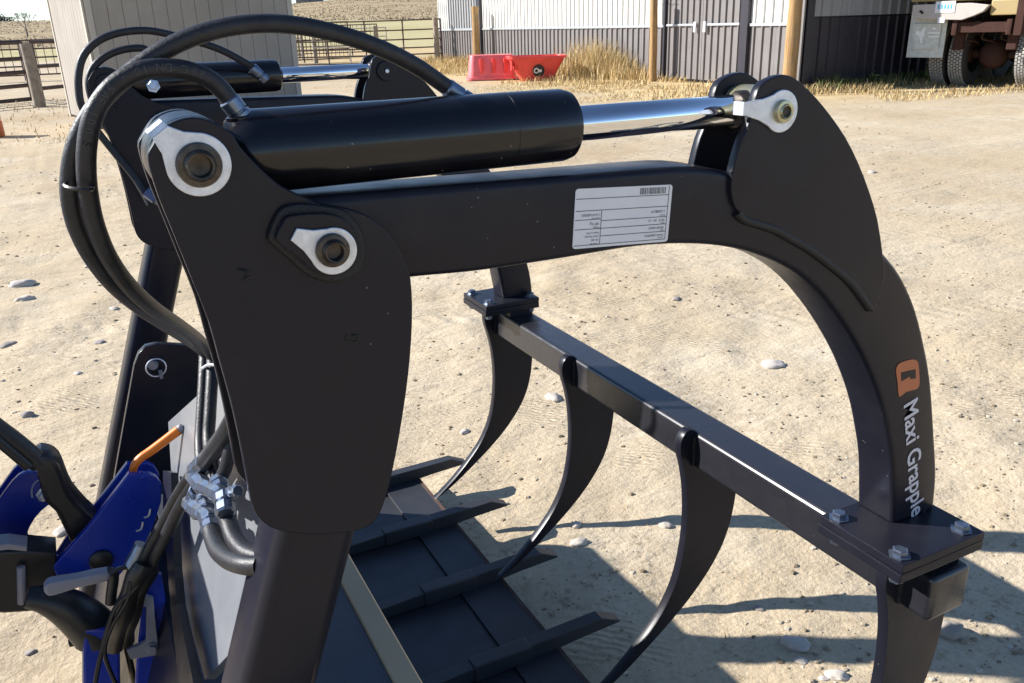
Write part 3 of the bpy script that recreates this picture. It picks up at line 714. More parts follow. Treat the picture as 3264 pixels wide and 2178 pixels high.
# ---------------------------------------------------------------- leafy weeds at the wall
def weed(x, y, h, n, label):
    t = thing('leafy_weed', label, 'weed', (x, y, 0), 'leafy weeds by the dark wall')
    v, f = [], []; lv, lf, tint = [], [], []
    for i in range(n):
        a = rnd.random() * 6.28; top_ = Vector((x + math.cos(a) * h * 0.25, y + math.sin(a) * h * 0.15, h * rnd.uniform(0.7, 1)))
        a_, b_ = tube_geo([Vector((x, y, 0)), Vector((x, y, h * 0.4)) + Vector((math.cos(a), math.sin(a), 0)) * 0.03, top_], 0.008, 5, 3); o_ = len(v); v += a_; f += [tuple(q + o_ for q in p) for p in b_]
        for k in range(14):
            u = rnd.uniform(0.25, 1); c = Vector((x, y, 0)).lerp(top_, u); s = rnd.uniform(0.025, 0.055); d = Vector((rnd.uniform(-1, 1), rnd.uniform(-1, 1), rnd.uniform(-0.2, 0.8))).normalized(); e = d.orthogonal().normalized() * s * 0.45
            b0 = len(lv); lv += [c, c + d * s + e, c + d * s * 2, c + d * s - e]; lf.append((b0, b0 + 1, b0 + 2, b0 + 3)); tint.append(rnd.random())
    tint_s = pydata('stem', v, f, 'green_weed', t); o_ = pydata('leaves', lv, lf, 'green_weed', t, 0); tint_attr(o_.data, tint); tint_attr(tint_s.data, [0.7] * len(tint_s.data.polygons))
for (px, h, n, lab) in (((12.468, 11.067), 0.50, 5, 'tall leafy weed at the barn corner beside the thick pole'), ((13.908, 10.1734), 0.42, 5, 'leafy weed against the dark wall beside the truck'), ((13.0085, 10.5933), 0.26, 4, 'small leafy weed halfway along the dark wall')):
    weed(px[0], px[1], h, n, lab)

# ---------------------------------------------------------------- far things
def at_far(az, r): a = R(az); x, y = r * math.sin(a), r * math.cos(a); return x, y, gz(x, y)
def far_building(x, y, z, w, d, h, ang, wallm, roofm, label):
    t = thing('far_building', label, 'building', (x, y, z)); M = Matrix.Translation((x, y, z - 0.3)) @ Matrix.Rotation(R(ang), 4, 'Z')
    box('wall', (-w / 2, -d / 2, 0), (w / 2, d / 2, h), wallm, t, 0, M)
    o = prism('roof', [(-w / 2 - 0.4, h), (0, h + w * 0.22), (w / 2 + 0.4, h), (w / 2 + 0.4, h + 0.25), (0, h + w * 0.22 + 0.3), (-w / 2 - 0.4, h + 0.25)], -d / 2 - 0.4, d / 2 + 0.4, roofm, None, 0); o.data.transform(M); attach(o, t)
    for k in range(3): box('window', (-w / 2 + w * (0.2 + 0.27 * k), -d / 2 - 0.05, h * 0.45), (-w / 2 + w * (0.32 + 0.27 * k), -d / 2 - 0.01, h * 0.75), 'far_dark', t, 0, M)
x, y, z = at_far(14.6, 420); far_building(x, y, z, 12, 9, 3.6, -15, 'far_grey', 'far_grey', 'small grey farm building on the far rise above the shed corner')
x, y, z = at_far(18.6, 520); far_building(x, y, z, 14, 10, 3.2, 20, 'far_dark', 'far_dark', 'low dark building on the far rise above the corral')
x, y, z = at_far(20.6, 560); far_building(x, y, z, 22, 10, 2.6, 10, 'far_grey', 'far_grey', 'long low grey building on the far skyline left of the barn')
def bare_tree(x, y, z, h, label):
    t = thing('bare_tree', label, 'tree', (x, y, z)); v, f = [], []
    def grow(p, d, L, r, depth):
        q = p + d * L; a_, b_ = tube_geo([p, p.lerp(q, 0.5) + Vector((rnd.uniform(-1, 1), rnd.uniform(-1, 1), 0)) * L * 0.05, q], lambda s: r * (1 - 0.4 * s), 5, 2); o_ = len(v); v.extend(a_); f.extend([tuple(k + o_ for k in g) for g in b_])
        if depth:
            for _ in range(4):
                e = (d + Vector((rnd.uniform(-1, 1), rnd.uniform(-1, 1), rnd.uniform(-0.2, 0.7))) * 0.75).normalized(); grow(q, e, L * rnd.uniform(0.55, 0.8), r * 0.6, depth - 1)
    tr = tube('trunk', [(x, y, z - 0.3), (x + 0.1, y, z + h * 0.15), (x, y, z + h * 0.3)], lambda s: h * 0.03 * (1.2 - 0.4 * s), 'bark', t, 8, 3); tint_attr(tr.data, [0.3] * len(tr.data.polygons))
    for k in range(4): grow(Vector((x, y, z + h * 0.28)), Vector((math.cos(k * 1.6), math.sin(k * 1.6), 1.2)).normalized(), h * 0.26, h * 0.014, 3)
    o = pydata('crown', v, f, 'bark', t, 0); tint_attr(o.data, [rnd.random() for _ in f])
x, y, z = at_far(-1.25, 175); bare_tree(x, y, z, 4.6, 'leafless shrubby tree on the skyline left of the shed')
def far_tree(x, y, z, h, w, label):
    t = thing('far_tree', label, 'tree', (x, y, z), 'dark far trees on the left skyline'); lv, lf, tint = [], [], []
    tr = tube('trunk', [(x, y, z - 0.5), (x, y, z + h * 0.3), (x, y, z + h * 0.6)], lambda s: h * 0.02, 'bark', t, 6, 2); tint_attr(tr.data, [0.2] * len(tr.data.polygons))
    for _ in range(700):
        u = Vector((rnd.gauss(0, 0.33), rnd.gauss(0, 0.33), rnd.uniform(-0.4, 0.5))); c = Vector((x + u.x * w, y + u.y * w, z + h * (0.55 + u.z * 0.85))); s = h * 0.05
        d = Vector((rnd.uniform(-1, 1), rnd.uniform(-1, 1), rnd.uniform(-1, 1))).normalized(); e = d.orthogonal().normalized() * s
        b0 = len(lv); lv += [c - d * s, c + e, c + d * s, c - e]; lf.append((b0, b0 + 1, b0 + 2, b0 + 3)); tint.append(rnd.random())
    o = pydata('crown', lv, lf, 'far_leaf', t, 0); tint_attr(o.data, tint)
for k, az in enumerate((-3.6, -3.05, -2.6, -2.1)):
    x, y, z = at_far(az, 560 + 15 * k); far_tree(x, y, z, 7.5 - (k % 2), 7.5, ('leftmost dark tree on the left skyline', 'second dark tree from the left edge on the skyline', 'third dark tree from the left edge on the skyline', 'dark skyline tree nearest the shed')[k])

# ---------------------------------------------------------------- stones
def stone(x, y, r, label, mat='stone_pale', flat=0.55, seed=0, asp=1.35):
    bm = bmesh.new(); bmesh.ops.create_icosphere(bm, subdivisions=3, radius=1.0); a = rnd.random() * 3.1
    for v in bm.verts:
        n = v.co.normalized(); q = 1 + 0.30 * noise.noise(n * 1.5 + Vector((seed * 3.1, 0, 0))) + 0.13 * noise.noise(n * 3.2 + Vector((seed, 2, 0))) + 0.04 * noise.noise(n * 8 + Vector((seed, 5, 0)))
        q *= 1 - 0.10 * max(0, math.sin(n.x * 2.3 + seed) * math.cos(n.y * 2.7 + seed * 2))
        c = Vector((n.x * asp, n.y, n.z * flat)) * q * r; v.co = Vector((c.x * math.cos(a) - c.y * math.sin(a), c.x * math.sin(a) + c.y * math.cos(a), c.z))
    o = finish(bm, 'stone', mat, None, 60); o.location = (x, y, gz(x, y) + r * flat * 0.16); return tag(o, label, 'stone', 'stones lying on the dirt yard')
ST = [(2.2342, 1.5999, 0.0335), (1.1819, 0.3942, 0.0243), (1.3653, 1.7728, 0.0266), (-0.3946, 4.5156, 0.0521), (-0.3704, 4.1988, 0.0336), (-0.4217, 3.4896, 0.0269), (-0.3235, 2.5615, 0.0185), (-0.044, 4.7845, 0.0282), (2.4281, 2.4486, 0.0188), (1.2121, 0.8981, 0.0139), (0.9651, 0.9312, 0.0168), (1.1834, 0.2822, 0.0168), (1.1538, 0.3504, 0.0109), (1.5034, 0.2641, 0.0284), (-0.2143, 1.6563, 0.0224), (0.9766, 1.6774, 0.013), (5.8931, 4.3555, 0.0328), (-0.0581, 3.2688, 0.0191), (0.028, 3.8003, 0.0194), (1.1994, 0.5259, 0.0099), (1.0038, 1.0063, 0.0116), (1.1549, 0.2894, 0.0079), (-0.2887, 1.1698, 0.0086), (-0.1557, 2.9258, 0.0139)]
SL = ['rounded pale stone lying alone between the crossbar and curved arm', 'largest smooth pale stone in the bottom right shadow', 'flat white stone between the two far claws', 'broad flat stone on the dirt near the left edge', 'flat pale stone just below the broad one at left', 'dark stone touching the left edge of the picture', 'lumpy brown stone above the black lift arm at left', 'small grey stone left of the hanging hoses', 'small dark stone right of the far bolted plate', 'twin-sized small stone beside the third claw', 'flat pale stone beyond the tip of the fourth tooth', 'round stone at the bottom edge right of the third claw', 'smaller pale stone just below the largest one', 'big dusty block-like rock right of the near claw', 'white rounded stone seen over the blue beam', 'small pebble-like stone beside the first claw', 'single stone far out right of the clevis plate', 'small dark stone left of the black ear plate', 'small pale stone near the hose loop', 'small brown stone in the shadow right of third claw', 'small pale stone in front of second claw shadow', 'small stone beside the round one at the bottom', 'dark stone at bottom left corner', 'tiny grey stone left of the locking pin']
for i, (x, y, r) in enumerate(ST): stone(x, y, r, SL[i], 'stone_grey' if i in (5, 6, 8, 13, 17, 19, 22) else 'stone_pale', 0.8 if i in (13, 6) else 0.5, i, 1.1 if i == 13 else 1.4)

# ================================================================ grapple bucket
grap = thing('grapple_bucket', 'black hydraulic grapple bucket with curved arms, claws and chrome cylinders', 'grapple', (0.3, 0.57, 0))
YF = 1.14                                         # far arm plane; the near arm plane is Y = 0
BRK = [(0.0418, 1.1785), (0.0424, 1.1851), (0.0459, 1.1902), (0.0509, 1.1972), (0.0572, 1.2027), (0.066, 1.206), (0.0742, 1.2068), (0.0813, 1.2052), (0.0882, 1.2018), (0.0982, 1.1943), (0.1022, 1.1854), (0.1118, 1.1719), (0.12, 1.1622), (0.1289, 1.1535), (0.1443, 1.1441), (0.155, 1.138), (0.1715, 1.1335), (0.1861, 1.1271), (0.194, 1.1217), (0.2037, 1.1119), (0.2121, 1.0969), (0.2183, 1.0818), (0.2204, 1.0707), (0.2203, 1.0487), (0.2173, 1.0191), (0.2124, 0.9892), (0.2059, 0.9588), (0.1973, 0.9242), (0.1881, 0.893), (0.1806, 0.8738), (0.1733, 0.8621), (0.1634, 0.8565), (0.148, 0.8571), (0.1222, 0.8629), (0.0979, 0.8732), (0.0842, 0.8826), (0.0766, 0.8944), (0.0733, 0.9083), (0.073, 0.9281), (0.072, 0.9648), (0.0701, 0.9984), (0.0668, 1.0311), (0.0637, 1.0625), (0.0568, 1.0965), (0.0502, 1.129), (0.0446, 1.1554), (0.0425, 1.1712)]
CLV = [(0.573, 1.188), (0.5782, 1.199), (0.5897, 1.2049), (0.6049, 1.2076), (0.6188, 1.2042), (0.6331, 1.1959), (0.6511, 1.1832), (0.6727, 1.1649), (0.6957, 1.1425), (0.7178, 1.1152), (0.7389, 1.0834), (0.757, 1.0505), (0.7723, 1.0093), (0.7799, 0.9823), (0.77, 0.9452), (0.762, 0.9517), (0.7283, 0.9865), (0.6949, 1.0115), (0.6616, 1.0337), (0.6346, 1.0488), (0.6118, 1.0612), (0.5877, 1.0704), (0.5688, 1.0775), (0.5589, 1.0855), (0.5526, 1.0967), (0.5504, 1.1106), (0.5523, 1.1256), (0.5584, 1.1469), (0.5681, 1.1676)]
ARM_T = [(0.1265, 1.1421), (0.1491, 1.1418), (0.2507, 1.1391), (0.3714, 1.1355), (0.4627, 1.1329), (0.5122, 1.1297), (0.5598, 1.1193), (0.6226, 1.0992), (0.6858, 1.0698), (0.7411, 1.0395), (0.7878, 1.0026), (0.8177, 0.9736), (0.8478, 0.9315), (0.8728, 0.8827), (0.8965, 0.8259), (0.9197, 0.7475), (0.9364, 0.6854)] + [(0.942, 0.635)]
ARM_B = [(0.131, 1.0716), (0.1581, 1.0689), (0.2243, 1.0673), (0.2856, 1.0634), (0.371, 1.0623), (0.4408, 1.0624), (0.4958, 1.0581), (0.5492, 1.0485), (0.595, 1.0339), (0.6414, 1.0118), (0.6784, 0.9859), (0.7116, 0.9544), (0.748, 0.9126), (0.7842, 0.8618), (0.8163, 0.8033), (0.8391, 0.7437), (0.8504, 0.7033)] + [(0.862, 0.635)]
PIN_R, PIN_L, PIN_F = (0.0732, 1.1755), (0.1588, 1.1036), (0.6043, 1.1744)
CLAW = [(x * 1.2, z * 1.2) for x, z in [(0.712, 0.497), (0.703, 0.494), (0.696, 0.482), (0.696, 0.463), (0.704, 0.434), (0.711, 0.395), (0.714, 0.340), (0.709, 0.284), (0.697, 0.236), (0.674, 0.192), (0.640, 0.152), (0.602, 0.116), (0.566, 0.088), (0.562, 0.084), (0.600, 0.104), (0.650, 0.139), (0.698, 0.176), (0.737, 0.212), (0.768, 0.250), (0.789, 0.288), (0.801, 0.331), (0.806, 0.383), (0.801, 0.425), (0.785, 0.445), (0.75, 0.462), (0.727, 0.478), (0.722, 0.492)]]
def sweep_arm(name, yc, hw, parent):
    n = 60
    def resample(pts):
        P = cr(pts, 8); L = [0]
        for a, b in zip(P[:-1], P[1:]): L.append(L[-1] + (b - a).length)
        out = []; j = 0
        for i in range(n + 1):
            s = L[-1] * i / n
            while j < len(L) - 2 and L[j + 1] < s: j += 1
            out.append(P[j].lerp(P[j + 1], (s - L[j]) / max(L[j + 1] - L[j], 1e-9)))
        return out
    T_, B_ = resample(ARM_T), resample(ARM_B); rc = 0.007; m = 4
    v = []; f = []
    for t, b in zip(T_, B_):
        d = (t - b); h = d.length; d.normalize(); ring = []
        for cy, cz, a0 in ((hw - rc, h - rc, 0), (-hw + rc, h - rc, 90), (-hw + rc, rc, 180), (hw - rc, rc, 270)):
            for k in range(m + 1):
                a = R(a0 + 90 * k / m); y = cy + rc * math.cos(a); z = cz + rc * math.sin(a)
                ring.append((b.x + d.x * z, yc + y, b.y + d.y * z))
        v += ring
    s = 4 * (m + 1)
    for i in range(n):
        for j in range(s): f.append((i * s + j, i * s + (j + 1) % s, (i + 1) * s + (j + 1) % s, (i + 1) * s + j))
    f.append(tuple(range(s))); f.append(tuple(range(n * s, (n + 1) * s))[::-1])
    bm = bmesh.new(); me = bpy.data.meshes.new('t'); me.from_pydata(v, [], f); bm.from_mesh(me); bpy.data.meshes.remove(me)
    return finish(bm, name, 'black_paint', parent, 50)
def teardrop(name, c, tip_a, tip_b, r, ya, yb, parent, hook=0.0, hook_d=0.0):
    c = Vector(c); ta, tb = Vector(tip_a), Vector(tip_b); ax = ((ta + tb) / 2 - c); base = math.atan2(ax.y, ax.x)
    pts = [ta]
    for i in range(33):
        a = base - R(48) - R(264) * i / 32; pts.append(c + Vector((math.cos(a), math.sin(a))) * r)
    pts.append(tb)
    # order so that ta is on the starting side
    if (pts[1] - ta).length > (pts[-2] - ta).length: pts[0], pts[-1] = tb, ta
    full = [pts[0], (pts[0] * 0.5 + pts[1] * 0.5) + (c - (pts[0] + pts[1]) * 0.5) * 0.07] + pts[1:-1] + [(pts[-1] * 0.5 + pts[-2] * 0.5) + (c - (pts[-1] + pts[-2]) * 0.5) * 0.07, pts[-1]]
    o = prism(name, full, ya, yb, 'zinc', parent, 0.0008)
    if hook:
        d = ax.normalized(); a, b = Vector(pts[0]), Vector(pts[-1]); y0, y1 = min(ya, yb), max(ya, yb); w = 0.004
        vv = []
        for q in (a, b):
            for (off, y) in ((0, y0), (hook * 0.75, y0 + 0.001), (hook, y0 + 0.006), (hook, hook_d)):
                vv.append((q.x + d.x * off, y, q.y + d.y * off))
            for (off, y) in ((hook - w, hook_d), (hook - w, y0 + 0.010), (hook * 0.7, y1), (0, y1)):
                vv.append((q.x + d.x * off, y, q.y + d.y * off))
        ff = [tuple(range(8)), tuple(range(8, 16))[::-1]] + [(i, (i + 1) % 8, 8 + (i + 1) % 8, 8 + i) for i in range(8)]
        bm = bmesh.new(); me = bpy.data.meshes.new('t'); me.from_pydata(vv, [], ff); bm.from_mesh(me); bpy.data.meshes.remove(me)
        finish(bm, 'tab', 'zinc', o, 30)
    return o
def pin_head(name, c, y, r, out, parent, mat='greasy_steel', depth=0.012):
    p = Vector((c[0], y, c[1])); a = Vector((0, out, 0))
    o = lathe(name, p - a * 0.004, a, [(0, r), (0.006, r), (0.0085, r * 0.94), (0.009, r * 0.72), (depth, r * 0.66), (depth + 0.002, r * 0.58), (depth + 0.0015, r * 0.50), (depth - 0.006, r * 0.46), (depth - 0.007, 0)], mat, parent, 36)
    return o
def arm_side(yc, s, near):
    Y = lambda v: yc + s * v
    who = 'near' if near else 'far'
    for k, (a, b) in enumerate(((-0.041, -0.031), (0.031, 0.041))):
        p = prism('mounting_plate', BRK, Y(a), Y(b), 'black_paint', grap, 0.0012, 2)
    # column
    zc = lambda z: 0.12 + 0.35 * (z - 0.846)
    v_, f_ = [], []; ring = []
    for cx_, cy_, a0 in ((0.038 - 0.017, 0.036 - 0.017, 0), (-0.038 + 0.017, 0.036 - 0.017, 90), (-0.038 + 0.017, -0.036 + 0.017, 180), (0.038 - 0.017, -0.036 + 0.017, 270)):
        for k_ in range(6): a_ = R(a0 + 18 * k_); ring.append((cx_ + 0.017 * math.cos(a_), cy_ + 0.017 * math.sin(a_)))
    for z_ in (0.09, 1.02): v_ += [(zc(z_) + x_, yc + y_, z_) for x_, y_ in ring]
    n_ = len(ring); f_ = [(j, (j + 1) % n_, n_ + (j + 1) % n_, n_ + j) for j in range(n_)] + [tuple(range(n_))[::-1], tuple(range(n_, 2 * n_))]
    c = pydata('column', v_, f_, 'black_paint', grap, 40)
    arm = sweep_arm('lift_arm', yc, 0.030, grap)
    for a, b in ((-0.0345, -0.0245), (0.0245, 0.0345)):
        cl = prism('clevis_plate', CLV, Y(a), Y(b), 'black_paint', arm, 0.0012, 2)
        tube('weld_bead', [(x + 0.003, Y(0.031 if a > 0 else -0.031), z - 0.004) for x, z in CLV[15:24]], 0.0050, 'weld', arm, 8, 4)
    # cylinder
    d = (Vector((PIN_F[0], 0, PIN_F[1])) - Vector((PIN_R[0], 0, PIN_R[1]))).normalized()
    p0 = Vector((PIN_R[0], yc, PIN_R[1]))
    br = lathe('cylinder_barrel', p0, d, [(0.026, 0.012), (0.028, 0.024), (0.036, 0.029), (0.046, 0.0310), (0.332, 0.0310), (0.334, 0.0300), (0.3345, 0.0310), (0.2, 0.0310)][:5] + [(0.2655, 0.0310), (0.2658, 0.0306), (0.2664, 0.0306), (0.2667, 0.0310), (0.323, 0.0310), (0.330, 0.0295), (0.332, 0.0265), (0.332, 0.017), (0.326, 0.017)] if False else
        [(0.026, 0.012), (0.028, 0.024), (0.036, 0.029), (0.046, 0.0310), (0.2535, 0.0310), (0.2538, 0.0306), (0.2544, 0.0306), (0.2547, 0.0310), (0.308, 0.0310), (0.316, 0.0290), (0.318, 0.0265), (0.318, 0.017), (0.312, 0.0165)], 'barrel_paint', grap, 56, 30)
    rod('cylinder_rod', p0 + d * 0.305, p0 + d * 0.508, 0.0152, 'chrome', grap, 48, 0.0008)
    lathe('rod_neck', p0 + d * 0.506, d, [(0, 0.0165), (0.004, 0.0185), (0.012, 0.0185), (0.016, 0.015)], 'greasy_steel', grap, 28)
    lathe('rod_eye', (PIN_F[0], Y(-0.024), PIN_F[1]), (0, s, 0), [(0, 0.0215), (0.001, 0.0225), (0.047, 0.0225), (0.048, 0.0215)], 'yellow_zinc', grap, 36)
    lathe('base_eye', (PIN_R[0], Y(-0.027), PIN_R[1]), (0, s, 0), [(0, 0.030), (0.001, 0.031), (0.053, 0.031), (0.054, 0.030)], 'black_paint', grap, 36)
    if near:
        # retaining plates and pins on the outside
        boss = prism('pivot_boss', [(0.1125, 1.1216), (0.1202, 1.1354), (0.1265, 1.1406), (0.1373, 1.1416), (0.1537, 1.1384), (0.1699, 1.1332), (0.1793, 1.1221), (0.1834, 1.1105), (0.1831, 1.0969), (0.1785, 1.0848), (0.1683, 1.0794), (0.1563, 1.0789), (0.1465, 1.0819), (0.1358, 1.0893), (0.1244, 1.1031), (0.1139, 1.115)], -0.0415, -0.0475, 'weld', grap, 0.003, 2)
        bf = prism('boss_face', [(0.1165, 1.1209), (0.1223, 1.13), (0.1279, 1.135), (0.1513, 1.1341), (0.1658, 1.1291), (0.1735, 1.1189), (0.1762, 1.1052), (0.173, 1.0928), (0.1642, 1.0866), (0.1528, 1.0864), (0.1414, 1.0915), (0.1323, 1.1022), (0.1199, 1.115)], -0.0470, -0.0535, 'black_paint', boss, 0.001, 2)
        w1 = teardrop('pin_retainer', PIN_R, *[(0.0571, 1.203), (0.0467, 1.1957)], 0.0216, -0.0415, -0.0445, grap, 0.005, -0.034)
        pin_head('pin', PIN_R, -0.0445, 0.0153, -1, grap)
        w2 = teardrop('pin_retainer', (0.1566, 1.1056), *[(0.1315, 1.1262), (0.1261, 1.118)], 0.0178, -0.054, -0.0565, grap)
        pin_head('pin', (0.1555, 1.1068), -0.0565, 0.0128, -1, grap)
        w3 = teardrop('pin_retainer', PIN_F, *[(0.5602, 1.1856), (0.5603, 1.1732)], 0.0198, -0.0346, -0.0376, grap, 0.004, -0.024)
        pin_head('pin', PIN_F, -0.0376, 0.0110, -1, grap, 'yellow_zinc', 0.009)
        lathe('pin_socket', (PIN_F[0], -0.0396, PIN_F[1]), (0, -1, 0), [(0, 0.0048), (0.0025, 0.0046), (0.0025, 0)], 'dark_grease', grap, 6, 20)
    else:
        for P_, rr in ((PIN_F, 0.020), (PIN_L, 0.022), (PIN_R, 0.020)):
            yo = 0.0345 if P_ is PIN_F else 0.0405
            o = lathe('pin', (P_[0], YF - yo, P_[1]), (0, -1, 0), [(0, rr), (0.005, rr), (0.006, rr * 0.93), (0.006, rr * 0.3), (0.008, rr * 0.3), (0.009, rr * 0.2), (0.009, 0)], 'black_paint', grap, 32)
            hexbolt('bolt', (P_[0], YF - yo - 0.006, P_[1]), (0, -1, 0), 0.0045, 0.004, 'zinc', o)
    # foot plates and bolts that carry the crossbar
    ys = -0.034 if near else 0.0
    fp = box('foot_plate', (0.797, yc + ys - 0.066, 0.622), (0.948 if near else 0.94, yc + ys + 0.066, 0.6335), 'black_paint', grap, 0.0015)
    bp_ = box('bar_plate', (0.795, yc + ys - 0.066, 0.6075), (0.948 if near else 0.94, yc + ys + 0.066, 0.6215), 'black_paint', grap, 0.002)
    box('bar_neck', (0.868, yc + ys - 0.05, 0.586), (0.930, yc + ys + 0.05, 0.609), 'black_paint', bp_, 0.002)
    for bx_ in (0.812, 0.925):
        for by_ in (-0.048, 0.048):
            hexbolt('bolt', (bx_, yc + ys + by_, 0.6333), (0, 0, 1), 0.0095, 0.010, 'fitting_zinc', fp)
            hexbolt('nut', (bx_, yc + ys + by_, 0.6075), (0, 0, -1), 0.0088, 0.012, 'fitting_zinc', bp_)
arm_side(0.0, 1, True); arm_side(YF, -1, False)
# crossbar, claws
bar = box('crossbar', (0.862, -0.10, 0.523), (0.934, 1.20, 0.590), 'dusty_black_paint', grap, 0.008, None, 4)
for y in (1.175, 0.79, 0.385, -0.045):
    c = prism('claw', CLAW, y - 0.0085, y + 0.0085, 'black_paint', grap, 0.0015, 3)
    tube('weld_bead', [(0.861, y - 0.0095, 0.584), (0.861, y - 0.010, 0.56), (0.861, y - 0.0095, 0.527)], 0.0035, 'weld', c, 6, 3)
# bucket floor, cutting edge, teeth
Y0, Y1 = -0.27, 1.41
FZ = 0.066
box('floor_plate', (0.17, Y0, FZ - 0.012), (0.610, Y1, FZ), 'floor_paint', grap, 0.001)
edge = box('cutting_edge', (0.585, Y0, FZ + 0.0005), (0.690, Y1, FZ + 0.007), 'floor_paint', grap, 0.002)
box('worn_lip', (0.682, Y0 + 0.01, FZ + 0.0066), (0.6912, Y1 - 0.01, FZ + 0.0076), 'dull_rust', edge, 0)
for k in range(7):
    y = 0.564 + (k - 3) * 0.262
    tp = [(0.40, FZ + 0.003), (0.40, 0.096), (0.52, 0.102), (0.790, 0.106), (0.836, 0.084), (0.836, 0.080), (0.74, FZ + 0.010), (0.694, FZ + 0.006)]
    t_ = prism('tooth', tp, y - 0.014, y + 0.014, 'floor_paint', grap, 0.0012, 1, 18)
    box('wear_shoe', (0.500, y - 0.0165, FZ + 0.001), (0.625, y + 0.0165, 0.1045), 'floor_paint', t_, 0.003)
    prism('gusset', [(0.303, FZ + 0.001), (0.40, FZ + 0.001), (0.40, 0.093), (0.305, 0.12)], y - 0.012, y + 0.012, 'floor_paint', t_, 0.001)
# rear of the bucket: folded plate up to the columns, lip bar, back plate
lip = prism('lip_bar', [(0.222, 0.505), (0.226, 0.520), (0.252, 0.524), (0.257, 0.514), (0.252, 0.505)], Y0, Y1, 'tan_reflection_steel', grap, 0.001)
prism('riser_plate', [(0.290, FZ), (0.302, FZ), (0.250, 0.506), (0.238, 0.506)], Y0 + 0.002, Y1 - 0.002, 'floor_paint', grap, 0.001)
prism('slope_plate', [(0.224, 0.505), (0.224, 0.516), (0.012, 0.524), (0.004, 0.514)], Y0 + 0.004, Y1 - 0.004, 'mid_grey_paint', grap, 0.001)
zc = lambda z: 0.12 + 0.35 * (z - 0.846)
prism('lower_back_plate', [(zc(0.085) - 0.012, 0.085), (zc(0.085), 0.085), (zc(0.525), 0.525), (zc(0.525) - 0.012, 0.525)], 0.03, YF - 0.03, 'black_paint', grap, 0.001)
prism('bottom_plate', [(-0.15, 0.056), (0.20, 0.056), (0.20, 0.068), (-0.15, 0.082)], Y0 + 0.006, Y1 - 0.006, 'floor_paint', grap, 0.001)
None if True else box('stiffener_tube', (zc(0.70) - 0.03, 0.04, 0.70), (zc(0.70) + 0.03, YF - 0.04, 0.745), 'black_paint', grap, 0.008)
# hook ears for the quick coupler, with locking pins
for y in (0.80,):
    e = prism('hook_ear', [(0.0213, 0.7457), (0.0314, 0.7654), (0.0438, 0.7753), (0.0616, 0.7764), (0.1354, 0.7571), (0.1811, 0.7203), (0.1618, 0.581), (0.0478, 0.5158), (0.0033, 0.3579), (-0.0931, 0.3914), (-0.0542, 0.5196)], y - 0.010, y + 0.006, 'black_paint', grap, 0.001)
    pp = Vector((0.0494, 0.79, 0.7437))
    lathe('locking_pin', pp, (0, -1, 0), [(0, 0.009), (0.008, 0.009), (0.010, 0.0075), (0.010, 0)], 'fitting_zinc', e, 24)
    tube('split_ring', [pp + Vector((0.004 + 0.0155 * math.cos(a), -0.011, -0.004 + 0.0155 * math.sin(a))) for a in [2 * math.pi * i / 16 for i in range(17)]], 0.0013, 'zinc', e, 6, 2)
    box('ring_tab', tuple(pp + Vector((0.006, -0.016, -0.024))), tuple(pp + Vector((0.012, -0.010, -0.008))), 'fitting_zinc', e, 0.001)
def sheet(name, P, th, mat, parent):
    n_ = Vector((0.944, 0, -0.330)) * th; v = [Vector(p) for p in P] + [Vector(p) + n_ for p in P]; n = len(P)
    return pydata(name, v, [tuple(range(n)), tuple(range(n, 2 * n))[::-1]] + [(i, (i + 1) % n, n + (i + 1) % n, n + i) for i in range(n)], mat, parent, 0)
sheet('back_plate', [(0.0531, 0.7014, 0.672), (0.0956, 0.5015, 0.7933), (0.1232, 0.3715, 0.8722), (0.1367, 0.2532, 0.9108), (0.0976, 0.1088, 0.7991), (0.0664, 0.0642, 0.71), (0.0207, 0.1795, 0.5793), (0.0164, 0.4336, 0.5671), (0.0385, 0.5823, 0.6303)], 0.012, 'glare_grey_paint', grap)
sheet('edge_flange', [(0.028, 0.5397, 0.6688), (0.0359, 0.4816, 0.6913), (0.0241, 0.4042, 0.6577), (0.0146, 0.344, 0.6304), (0.0091, 0.2868, 0.6147), (0.0078, 0.1181, 0.611), (-0.0073, 0.1784, 0.5681), (0.0011, 0.3105, 0.5919), (0.0074, 0.3807, 0.6101), (0.0135, 0.4644, 0.6275)], 0.01, 'black_paint', grap)
# stamped and chalked marks on the near plate
for pts in ([(0.0888, -0.0412, 1.0987), (0.0956, -0.0412, 1.0964), (0.0909, -0.0412, 1.0895), (0.0969, -0.0412, 1.0922)], [(0.1642, -0.0412, 1.0339), (0.163, -0.0412, 1.029), (0.171, -0.0412, 1.0263), (0.1729, -0.0412, 1.0315), (0.168, -0.0412, 1.0328)]): tube('ink_mark', pts, 0.0009, 'ink_black', grap, 5, 2)

